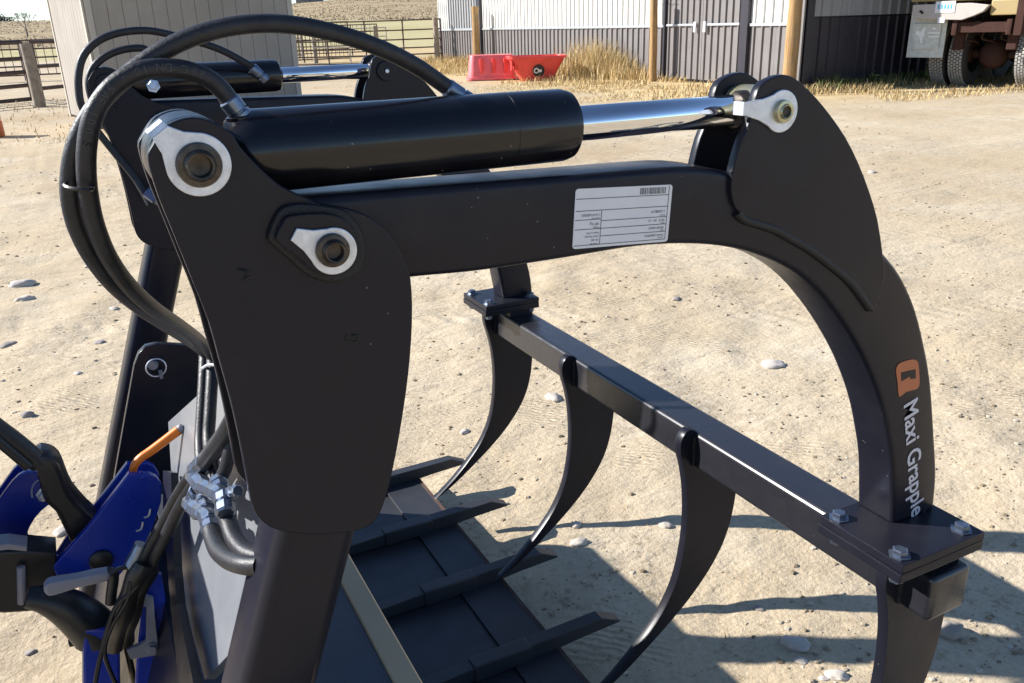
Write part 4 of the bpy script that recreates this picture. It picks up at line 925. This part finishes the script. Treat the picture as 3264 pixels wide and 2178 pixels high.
# data plate, upside down on the near arm
q = [(0.3766, -0.0304, 1.0707), (0.4804, -0.0304, 1.0636), (0.4824, -0.0304, 1.1187), (0.3786, -0.0304, 1.1239)]
BLc, BRc, TRc, TLc = [Vector(p) for p in q]
lux = (BRc - BLc); lv_ = (TLc - BLc); LW, LH = lux.length, lv_.length; lux.normalize(); lv_.normalize()
lv_ = (lv_ - lux * lv_.dot(lux)).normalized(); ln = Vector((0, -1, 0))
def lp(u, v, off=0.0): return BLc + lux * (u * LW) + lv_ * (v * LH) + ln * off
ol = []
for cu, cv, a0 in ((1 - 0.03, 1 - 0.05, 0), (0.03, 1 - 0.05, 90), (0.03, 0.05, 180), (1 - 0.03, 0.05, 270)):
    for i in range(5):
        a = R(a0 + 22.5 * i); ol.append((cu + 0.03 * math.cos(a), cv + 0.05 * math.sin(a)))
def flat(name, pts, off, mat, parent, th=0.0003):
    v = [lp(u, w, off) for u, w in pts] + [lp(u, w, off - th) for u, w in pts]; n = len(pts)
    f = [tuple(range(n)), tuple(range(n, 2 * n))[::-1]] + [(i, n + i, n + (i + 1) % n, (i + 1) % n) for i in range(n)]
    return pydata(name, v, f, mat, parent, 0)
lab = flat('data_plate', ol, 0.0006, 'label_white', grap, 0.0008)
def line(u0, v0, u1, v1, w=0.006):
    if abs(u1 - u0) > abs(v1 - v0): pts = [(u0, v0 - w), (u1, v1 - w), (u1, v1 + w), (u0, v0 + w)]
    else: pts = [(u0 - w * 0.5, v0), (u0 + w * 0.5, v0), (u1 + w * 0.5, v1), (u1 - w * 0.5, v1)]
    flat('label_rule', pts, 0.0008, 'label_ink', lab, 0.0001)
for v in (0.05, 0.63, 0.83): line(0.01, v, 0.965, v)
for v in (0.19, 0.32, 0.45): line(0.27, v, 0.965, v)
for v in (0.32, 0.48): line(0.01, v, 0.27, v)
line(0.27, 0.05, 0.27, 0.63); line(0.965, 0.05, 0.965, 0.985)
u = 0.655
while u < 0.925:
    w = rnd.choice((0.003, 0.004, 0.007, 0.009)); flat('barcode_bar', [(u, 0.855), (u + w, 0.855), (u + w, 0.965), (u, 0.965)], 0.0008, 'label_ink', lab, 0.0001); u += w + rnd.choice((0.004, 0.006, 0.009))
def ltext(s, u, v, h): text_mesh('label_text', s, 'label_ink', lab, lp(u, v, 0.0009), -lux, -lv_, h * LH * 1.35, 0.0)
for s, u, v, h in (('Product', 0.945, 0.095, 0.030), ('MAXI GRAPPLE', 0.945, 0.150, 0.045), ('Type', 0.945, 0.222, 0.030), ('GRAB HEAD', 0.945, 0.280, 0.045), ('Date', 0.945, 0.352, 0.030), ('2019 - 04 - 15', 0.945, 0.412, 0.045), ('Ref.No.', 0.945, 0.490, 0.030), ('112508219', 0.945, 0.570, 0.050),
                   ('Made by', 0.255, 0.075, 0.036), ('\u00c5l\u00f6 AB', 0.255, 0.145, 0.036), ('Ume\u00e5 Sweden', 0.255, 0.205, 0.036), ('Made in PRC', 0.255, 0.265, 0.036), ('Weight', 0.255, 0.355, 0.030), ('187 Kg', 0.255, 0.425, 0.050), ('Serial No.', 0.255, 0.510, 0.030), ('11619160S003', 0.255, 0.575, 0.045)): ltext(s, u, v, h)
# lettering and badge on the near arm leg
q = [(0.848, -0.0304, 0.8088), (0.8969, -0.0304, 0.6313), (0.8721, -0.0304, 0.812)]
t0, t1_, t2_ = [Vector(p) for p in q]; ux = (t1_ - t0).normalized(); uy = (t2_ - t0); uy = (uy - ux * uy.dot(ux)); cap = uy.length; uy.normalize()
text_mesh('lettering', 'Maxi Grapple', 'decal_white', grap, t0, ux, uy, cap * 1.42, 0.0004, 'LEFT', (t1_ - t0).length, 0.018)
text_mesh('lettering', '\u2122', 'decal_white', grap, t1_ + ux * 0.002 + uy * cap * 0.65, ux, uy, cap * 0.5, 0.0004)
badge = [(0.8253, 0.8577), (0.8268, 0.8652), (0.8338, 0.8677), (0.8503, 0.8676), (0.8584, 0.8648), (0.8632, 0.8598), (0.8675, 0.8463), (0.871, 0.8328), (0.8699, 0.8266), (0.8649, 0.8249), (0.848, 0.8252), (0.8373, 0.8212), (0.8315, 0.8404)]
bd = prism('badge', badge, -0.0302, -0.0308, 'decal_orange', grap, 0, 2)
prism('badge_cutout', [(0.8341, 0.8541), (0.8592, 0.8533), (0.8625, 0.8405), (0.8532, 0.8414), (0.8509, 0.8453), (0.8372, 0.842)], -0.0307, -0.0311, 'black_paint', bd, 0)

# ---------------------------------------------------------------- hoses of the grapple
HR = 0.0067
def hose(pts, label, r=HR, mat='hose_rubber'):
    o = tube('hydraulic_hose', pts, r, mat, grap, 14, 7); o['label'] = label; return o
def ferrule(parent, p0, p1, r=0.0078, mat='fitting_zinc', nut=True):
    p0, p1 = Vector(p0), Vector(p1); d = (p1 - p0)
    o = lathe('hose_fitting', p0, d, [(0, r * 0.9), (d.length * 0.06, r), (d.length * 0.55, r), (d.length * 0.6, r * 0.8), (d.length * 0.66, r * 0.8), (d.length * 0.68, r * 1.05), (d.length * 0.95, r * 1.05), (d.length, r * 0.8)], mat, parent, 16, 25); return o
hA = hose([(0.2918, 0.016, 1.2062), (0.2764, 0.016, 1.2171), (0.2592, 0.014, 1.2286), (0.2365, 0.01, 1.2402), (0.2112, 0.006, 1.2502), (0.1874, 0.004, 1.2575), (0.1644, 0.002, 1.2624), (0.142, 0.0, 1.2647), (0.1204, 0.0, 1.2641), (0.0993, 0.002, 1.2606), (0.078, 0.004, 1.2538), (0.058, 0.006, 1.2439), (0.0392, 0.008, 1.2317), (0.0231, 0.01, 1.2186), (0.0096, 0.013, 1.2034), (-0.0001, 0.016, 1.1866), (-0.0065, 0.02, 1.1685), (-0.0098, 0.024, 1.1496), (-0.0092, 0.03, 1.1276), (-0.0035, 0.04, 1.1024), (0.0077, 0.06, 1.0738), (0.026, 0.11, 1.0371), (0.0512, 0.2, 0.9873), (0.0784, 0.32, 0.9277), (0.0978, 0.401, 0.8826), (0.094, 0.391, 0.8703)], 'long outer hose arching over the near cylinder')
ferrule(hA, *[(0.2835, 0.016, 1.2119), (0.305, 0.016, 1.1972)])
hB = hose([(0.1068, -0.004, 1.2106), (0.102, -0.004, 1.22), (0.0931, -0.005, 1.2294), (0.0797, -0.006, 1.2354), (0.0644, -0.006, 1.2379), (0.0488, -0.006, 1.2366), (0.0346, -0.004, 1.2301), (0.0231, -0.002, 1.2202), (0.0142, 0.0, 1.2071), (0.008, 0.004, 1.1902), (0.0042, 0.008, 1.1721), (0.0025, 0.013, 1.1531), (0.0028, 0.018, 1.1316), (0.0072, 0.028, 1.1049), (0.0178, 0.05, 1.0747), (0.0349, 0.1, 1.0384), (0.0595, 0.19, 0.9907), (0.087, 0.31, 0.9303), (0.1013, 0.352, 0.8927), (0.0976, 0.342, 0.8812)], 'shorter inner hose with printed markings at the rear of near cylinder')
ferrule(hB, *[(0.1049, -0.004, 1.2144), (0.1139, -0.004, 1.1993)])
lathe('port_boss', (0.1123, -0.004, 1.1966), (-0.05, 0, 1), [(-0.012, 0.011), (0.005, 0.011), (0.006, 0.009)], 'barrel_paint', grap, 20)
lathe('port_boss', (0.3056, 0.016, 1.1943), (-0.3, 0.2, 1), [(-0.012, 0.011), (0.006, 0.011), (0.007, 0.009)], 'barrel_paint', grap, 20)
# printing along the inner hose
hb = cr([(0.0931, -0.005, 1.2294), (0.0797, -0.006, 1.2354), (0.0644, -0.006, 1.2379), (0.0488, -0.006, 1.2366), (0.0346, -0.004, 1.2301), (0.0231, -0.002, 1.2202), (0.0142, 0.0, 1.2071), (0.008, 0.004, 1.1902)], 6)
pr = '2SC DN 10 - SAE 100 R1S '
for i, ch in enumerate(pr):
    if ch == ' ': continue
    p = hb[min(2 + i * 2, len(hb) - 2)]; d = (hb[min(3 + i * 2, len(hb) - 1)] - p).normalized(); d.y = 0
    up = Vector((-d.z, 0, d.x)); text_mesh('hose_print', ch, 'print_grey', hB, p + Vector((0, -HR - 0.0002, 0)) - up * 0.003, d, up, 0.0075, 0.0)
tie = tube('cable_tie', [Vector(p) for p in [(-0.0113, 0.008, 1.163), (-0.0084, 0.0, 1.1618), (0.0035, -0.006, 1.1602), (0.0058, 0.004, 1.1603), (0.0043, 0.016, 1.1605), (-0.008, 0.022, 1.1622), (-0.0113, 0.008, 1.163)]], 0.0016, 'black_plastic', grap, 6, 3)
hC = hose([(0.3491, 1.095, 1.1765), (0.337, 1.095, 1.1916), (0.3092, 1.095, 1.2103), (0.2773, 1.095, 1.2288), (0.2401, 1.095, 1.2433), (0.2005, 1.1, 1.2559), (0.1598, 1.09, 1.2653), (0.1227, 1.08, 1.2656), (0.0895, 1.08, 1.2594), (0.0626, 1.08, 1.2465), (0.043, 1.08, 1.2277), (0.0318, 1.08, 1.2048), (0.025, 1.08, 1.1758), (0.0243, 1.08, 1.1422), (0.0372, 1.09, 1.1063), (0.0628, 1.09, 1.0573), (0.0895, 1.08, 1.0079), (0.1064, 1.06, 0.96)], 'outer hose looping behind at the far cylinder')
ferrule(hC, *[(0.3333, 1.095, 1.1949), (0.3564, 1.095, 1.168)], 0.009)
hD = hose([(0.1406, 1.11, 1.2064), (0.1545, 1.11, 1.2226), (0.1454, 1.11, 1.2351), (0.1197, 1.11, 1.2361), (0.0915, 1.11, 1.2297), (0.0676, 1.11, 1.2172), (0.0496, 1.11, 1.1971), (0.0424, 1.11, 1.1696), (0.0476, 1.11, 1.131), (0.0658, 1.11, 1.0851), (0.0887, 1.11, 1.0349), (0.1098, 1.11, 0.9766)], 'inner hose curling at the rear of far cylinder')
hexbolt('port_plug', (0.1505, 1.105, 1.1691), (-0.2, -1, 0.2), 0.0085, 0.012, 'zinc', grap)
lathe('hose_coupling', (0.1046, 1.05, 0.9863), (0.5, -0.3, -0.5), [(0, 0.012), (0.02, 0.012), (0.022, 0.009), (0.034, 0.009), (0.035, 0.006)], 'fitting_zinc', grap, 8, 20)
# steel lines and hoses down the back plate
for a in ([(0.0978, 0.401, 0.8826), (0.0896, 0.3756, 0.8592), (0.0796, 0.3498, 0.8306), (0.0699, 0.3247, 0.8028), (0.0645, 0.2957, 0.7874)], [(0.1013, 0.3522, 0.8926), (0.0934, 0.3286, 0.87), (0.0837, 0.3044, 0.8424), (0.0749, 0.2768, 0.8172), (0.0721, 0.2051, 0.8091)]): hose(a, 'steel-grey hose running down the back plate', 0.0072)
tube('line_clip', [(0.0876, 0.3519, 0.882), (0.0924, 0.323, 0.8957), (0.0964, 0.2875, 0.9072), (0.0979, 0.2689, 0.9113)], 0.0018, 'zinc', grap, 6, 3)
def fit(a, b, wpx):
    a, b = Vector(a), Vector(b); r = wpx; L = (b - a).length
    lathe('line_fitting', a, b - a, [(0, r * 0.85), (L * 0.1, r), (L * 0.42, r), (L * 0.46, r * 0.8), (L * 0.54, r * 0.8), (L * 0.58, r * 1.02), (L * 0.92, r * 1.02), (L, r * 0.8)], 'fitting_zinc', grap, 8, 25)
for (a, b), w in zip(([(0.0627, 0.2205, 0.8251), (0.0537, 0.2531, 0.7995)], [(0.0518, 0.2588, 0.7939), (0.0561, 0.1974, 0.8064)], [(0.0554, 0.2071, 0.8044), (0.0658, 0.1214, 0.8339)], [(0.0681, 0.1668, 0.8262), (0.0684, 0.141, 0.827)], [(0.0673, 0.1142, 0.8382), (0.0642, 0.0907, 0.8293)], [(0.0503, 0.2284, 0.7896), (0.0443, 0.2374, 0.7724)], [(0.0416, 0.251, 0.7649), (0.0473, 0.193, 0.781)], [(0.0542, 0.2141, 0.7866), (0.0545, 0.181, 0.7874)], [(0.0467, 0.2034, 0.7793), (0.0534, 0.1422, 0.7985)], [(0.0525, 0.153, 0.7959), (0.0516, 0.1269, 0.7934)], [(0.0726, 0.1131, 0.8391), (0.0778, 0.0846, 0.8541)]), (0.0105, 0.0105, 0.0088, 0.0098, 0.0098, 0.0085, 0.0098, 0.0088, 0.0088, 0.0098, 0.006)): fit(a, b, w)
hose([(0.0518, 0.1331, 0.7939), (0.0512, 0.1117, 0.7922), (0.0525, 0.0828, 0.7959), (0.0573, 0.0522, 0.804), (0.0665, 0.023, 0.8132), (0.0784, 0.0061, 0.8186)], 'black hose bending away under the fittings', 0.0092)
hose([(0.066, 0.1096, 0.8204), (0.0654, 0.0878, 0.8185), (0.0663, 0.0632, 0.8155), (0.0717, 0.0359, 0.8166), (0.0812, 0.0145, 0.8207)], 'black hose dropping from the right tee fitting', 0.0085)
hose([(0.0629, 0.2181, 0.8257), (0.0722, 0.1888, 0.8524), (0.0818, 0.1615, 0.8796), (0.0922, 0.1362, 0.9094)], 'thick hose rising from the upper fitting behind the plate', 0.0085)
hose([(0.0695, 0.1823, 0.816), (0.0767, 0.1654, 0.8367), (0.0835, 0.1634, 0.856), (0.0908, 0.1686, 0.8767)], 'hose rising behind the white ferrule', 0.0068)
for a, r in (([(0.0992, 0.2, 0.879), (0.0818, 0.24, 0.8384), (0.0636, 0.28, 0.7962), (0.0442, 0.32, 0.753), (0.0281, 0.35, 0.7149), (0.0109, 0.37, 0.6777), (-0.0093, 0.38, 0.6442), (-0.0256, 0.385, 0.619)], 0.0072), ([(0.1004, 0.19, 0.8742), (0.0855, 0.23, 0.8366), (0.0678, 0.27, 0.7953), (0.0501, 0.31, 0.7516), (0.0337, 0.34, 0.7123), (0.0164, 0.36, 0.6733), (-0.0016, 0.375, 0.6367), (-0.0185, 0.39, 0.6026)], 0.0078)): hose(a, 'hose slanting down from the fittings to the coupler', r)

# ================================================================ loader quick coupler (blue)
ld = thing('loader_coupler', 'blue loader boom end with orange lever and quick coupler behind the bucket', 'loader', (0.0, 0.5, 0))
def pl(name, pix, y, th, mat, parent=None, k=1, bev=0.0015): return prism(name, pix, y - th / 2, y + th / 2, mat, parent or ld, bev, k)
cp = pl('coupler_plate', [(-0.0166, 0.6706), (-0.0114, 0.667), (0.0091, 0.6633), (0.0184, 0.655), (0.0229, 0.6421), (0.0178, 0.6143), (0.0009, 0.5778), (-0.0204, 0.544), (-0.0657, 0.5039), (-0.0916, 0.5132), (-0.1353, 0.5385), (-0.1378, 0.5542), (-0.111, 0.5773), (-0.0807, 0.6038)], 0.556, 0.012, 'blue_paint', None, 1)
pl('coupler_plate', [(-0.017, 0.6477), (-0.0115, 0.6447), (0.0099, 0.6409), (0.0195, 0.6322), (0.0238, 0.6166), (0.0161, 0.5884), (-0.0071, 0.5468), (-0.0383, 0.51), (-0.079, 0.4885), (-0.1018, 0.4965), (-0.1378, 0.5247), (-0.1145, 0.5549), (-0.0836, 0.5789)], 0.64, 0.012, 'blue_paint')
for px in ([(0.0016, 0.549, 0.6079), (-0.0026, 0.549, 0.5974), (-0.0093, 0.549, 0.5965)], [(-0.0116, 0.549, 0.5898), (-0.0158, 0.549, 0.5792), (-0.0232, 0.549, 0.5779)]): tube('slot_edge', px, 0.0016, 'zinc', cp, 6, 3)
lathe('pivot_cap', (-0.0758, 0.549, 0.546), (0, -1, 0), [(0, 0.016), (0.004, 0.016), (0.006, 0.013), (0.006, 0)], 'black_plastic', cp, 24)
for px in ([(-0.0033, 0.552, 0.6587), (0.0065, 0.552, 0.6609), (0.0134, 0.552, 0.6525)], [(-0.0165, 0.556, 0.6548), (-0.0051, 0.556, 0.6601), (-0.0003, 0.556, 0.6674)]): tube('latch_edge', px, 0.0035, 'blue_paint', cp, 8, 3)
lev = tube('release_lever', [(-0.0129, 0.575, 0.6544), (-0.008, 0.575, 0.6689), (0.002, 0.575, 0.6791), (0.017, 0.575, 0.6866), (0.0402, 0.575, 0.6992), (0.0602, 0.575, 0.7106)], lambda t: 0.0055 + 0.0018 * t, 'orange_plastic', ld, 10, 5); lev['label'] = 'bright orange release lever'
rod('lever_cap', *[(0.0602, 0.575, 0.7106), (0.067, 0.575, 0.7146)], 0.0068, 'grey_paint', lev, 12)
# boom end left
bm1 = pl('boom_plate', [(-0.2418, 0.5542), (-0.2208, 0.5999), (-0.1926, 0.6268), (-0.1723, 0.6488), (-0.1517, 0.6605), (-0.1308, 0.6496), (-0.1182, 0.6304), (-0.119, 0.6049), (-0.1363, 0.598), (-0.1558, 0.5827), (-0.1709, 0.5599), (-0.1728, 0.5389), (-0.1626, 0.504), (-0.1458, 0.466), (-0.1623, 0.4598), (-0.22, 0.4965), (-0.2526, 0.5042)], 0.66, 0.012, 'blue_paint', None, 2)
pl('boom_plate', [(-0.2495, 0.5369), (-0.2214, 0.5865), (-0.1996, 0.6068), (-0.1766, 0.6323), (-0.1594, 0.6412), (-0.1358, 0.627), (-0.1218, 0.6044), (-0.1238, 0.5783), (-0.1416, 0.5725), (-0.162, 0.5565), (-0.1777, 0.5327), (-0.1806, 0.5062), (-0.17, 0.4698), (-0.195, 0.4536), (-0.2624, 0.4775)], 0.74, 0.012, 'blue_paint', None, 2)
prism('boom_shade_block', [(-0.27, 0.62), (-0.24, 0.82), (-0.36, 0.93), (-0.55, 1.01), (-0.80, 1.10), (-2.2, 1.16), (-2.2, 0.88), (-0.80, 0.78), (-0.45, 0.50), (-0.37, 0.30), (-0.35, 0.42)], 0.48, 0.85, 'blue_paint', ld, 0.01)  # unseen run of the boom, outline shaped to shade the back plate
hexbolt('bolt', (-0.1349, 0.652, 0.6198), (0, -1, 0), 0.0085, 0.010, 'zinc', bm1)
tube('snap_ring', [(-0.134, 0.652, 0.6448), (-0.1425, 0.652, 0.6428), (-0.1496, 0.652, 0.6331), (-0.1519, 0.652, 0.6189)], 0.0014, 'zinc', bm1, 6, 4)
lk = pl('tilt_link', [(-0.13, 0.7073), (-0.1126, 0.7061), (-0.1021, 0.6913), (-0.099, 0.6664), (-0.095, 0.6393), (-0.0815, 0.6059), (-0.0721, 0.5866), (-0.0763, 0.5637), (-0.0923, 0.5475), (-0.109, 0.5531), (-0.1152, 0.5814), (-0.1211, 0.6165), (-0.1309, 0.6355), (-0.1322, 0.663)], 0.615, 0.055, 'black_plastic', None, 2, 0.008)
lc = tube('tilt_cylinder', [(-0.1903, 0.6, 0.7967), (-0.1712, 0.6, 0.7659), (-0.1471, 0.6, 0.7296), (-0.1261, 0.6, 0.6937)], 0.014, 'black_plastic', ld, 16, 3)
tube('guard_bar', [(-0.1876, 0.585, 0.7809), (-0.1648, 0.585, 0.7437), (-0.139, 0.585, 0.6989)], 0.007, 'black_plastic', ld, 10, 3)
pl('slotted_bar', [(-0.1694, 0.5628), (-0.1574, 0.5603), (-0.1249, 0.4984), (-0.1221, 0.4752), (-0.1352, 0.4759), (-0.148, 0.5018)], 0.625, 0.012, 'blue_paint')
pl('link_arm', [(-0.158, 0.4763), (-0.1162, 0.5113), (-0.107, 0.5132), (-0.0989, 0.495), (-0.1384, 0.4546), (-0.1531, 0.4498)], 0.70, 0.02, 'blue_paint')
vb = box('valve_block', *[tuple(a) for a in [(-0.2044, 0.56, 0.5997), (-0.1534, 0.6, 0.4681)]], 'black_plastic', ld, 0.004) if False else pl('valve_block', [(-0.2141, 0.603), (-0.1636, 0.5904), (-0.1293, 0.5746), (-0.1364, 0.5266), (-0.1513, 0.485), (-0.178, 0.4921), (-0.2091, 0.5009), (-0.2334, 0.5131)], 0.575, 0.05, 'black_plastic', None, 1, 0.004)
pl('valve_cover', [(-0.2081, 0.6241), (-0.1784, 0.6184), (-0.1585, 0.6077), (-0.1601, 0.5997), (-0.1803, 0.6093), (-0.21, 0.6151)], 0.545, 0.03, 'grey_paint')
rod('plunger', *[(-0.1729, 0.54, 0.574), (-0.1836, 0.54, 0.5161)], 0.0055, 'grey_paint', ld)
# control lever
hl = prism('hand_lever', [(-0.1376, 0.6059), (-0.1351, 0.611), (-0.1271, 0.6141), (-0.0967, 0.6099), (-0.0631, 0.6069), (-0.065, 0.5933), (-0.0995, 0.5948), (-0.1291, 0.5935), (-0.1363, 0.5975)], 0.41, 0.428, 'grey_paint', ld, 0.004, 2)
tube('lever_arm', [(-0.0644, 0.42, 0.6026), (-0.0582, 0.42, 0.5991), (-0.059, 0.42, 0.5884), (-0.0645, 0.42, 0.5697), (-0.0684, 0.42, 0.5538)], 0.007, 'black_plastic', hl, 8, 4)
# uprights
up_ = prism('upright', [(-0.0184, 0.576), (-0.0012, 0.5656), (-0.0031, 0.5116), (-0.0068, 0.4382), (-0.0089, 0.361), (-0.066, 0.3869), (-0.0461, 0.477)], 0.43, 0.445, 'blue_paint', ld, 0.002)
prism('upright', [(-0.112, 0.4928), (-0.0679, 0.4753), (-0.0864, 0.3631), (-0.1323, 0.3838)], 0.47, 0.51, 'blue_paint', ld, 0.004)
prism('bracket_plate', [(-0.0343, 0.5516), (-0.0266, 0.5516), (-0.0169, 0.5437), (-0.0213, 0.4963), (-0.0237, 0.4543), (-0.0296, 0.453), (-0.06, 0.459), (-0.0625, 0.4763), (-0.0459, 0.4768), (-0.0369, 0.4805), (-0.0274, 0.5334), (-0.0365, 0.5383)], 0.418, 0.426, 'grey_paint', up_, 0.001)
hexbolt('bolt', (-0.0319, 0.417, 0.4682), (0, -1, 0), 0.006, 0.006, 'grey_paint', up_)
hexbolt('bolt', (-0.1253, 0.53, 0.4373), (-1, 0, 0), 0.007, 0.014, 'black_plastic', ld)
rod('link_rod', *[(-0.0659, 0.5, 0.4258), (-0.0671, 0.5, 0.342)], 0.0045, 'greasy_steel', ld)
# boot, sleeves and hoses around the coupler
boot = tube('rubber_boot', [(-0.1709, 0.5, 0.5476), (-0.1493, 0.5, 0.5367), (-0.1287, 0.5, 0.5173), (-0.1117, 0.5, 0.49), (-0.0998, 0.5, 0.4627), (-0.0987, 0.5, 0.4531)], lambda t: 0.010 + 0.022 * math.sin(min(t * 1.6 + 0.15, 1.7)), 'black_plastic', ld, 16, 6)
for pts, r in (([(-0.0185, 0.38, 0.6262), (-0.0362, 0.38, 0.5992), (-0.0504, 0.39, 0.5639), (-0.0646, 0.4, 0.5277), (-0.0756, 0.42, 0.489)], 0.0125), ([(-0.0123, 0.39, 0.6112), (-0.0286, 0.39, 0.5866), (-0.043, 0.4, 0.5508), (-0.0551, 0.41, 0.5168), (-0.0627, 0.42, 0.491)], 0.0120)): tube('coupling_sleeve', pts, lambda t, r=r: r * (1 + 0.12 * math.sin(t * 14)), 'black_plastic', ld, 14, 5)
for pts in ([(-0.0345, 0.385, 0.622), (-0.0234, 0.385, 0.638), (-0.0164, 0.385, 0.6488)], [(-0.0268, 0.39, 0.6096), (-0.0162, 0.39, 0.6286), (-0.0091, 0.39, 0.6395)]): tube('quick_coupling', pts, 0.0095, 'fitting_zinc', ld, 12, 2)
for pts in ([(-0.0798, 0.37, 0.4572), (-0.085, 0.37, 0.516), (-0.0709, 0.37, 0.5515), (-0.0474, 0.37, 0.5831), (-0.0377, 0.37, 0.6095)], [(-0.1076, 0.37, 0.4624), (-0.0888, 0.37, 0.5176), (-0.0631, 0.37, 0.5755), (-0.0404, 0.37, 0.5938), (-0.0295, 0.37, 0.6032)], [(-0.0594, 0.38, 0.622), (-0.0469, 0.38, 0.6262), (-0.0345, 0.38, 0.6238)]): tube('wire', pts, 0.003, 'black_plastic', ld, 6, 5)
box('handle_knob', (-0.20, 0.66, 0.92), (-0.14, 0.70, 0.96), 'black_plastic', ld, 0.01) if False else None
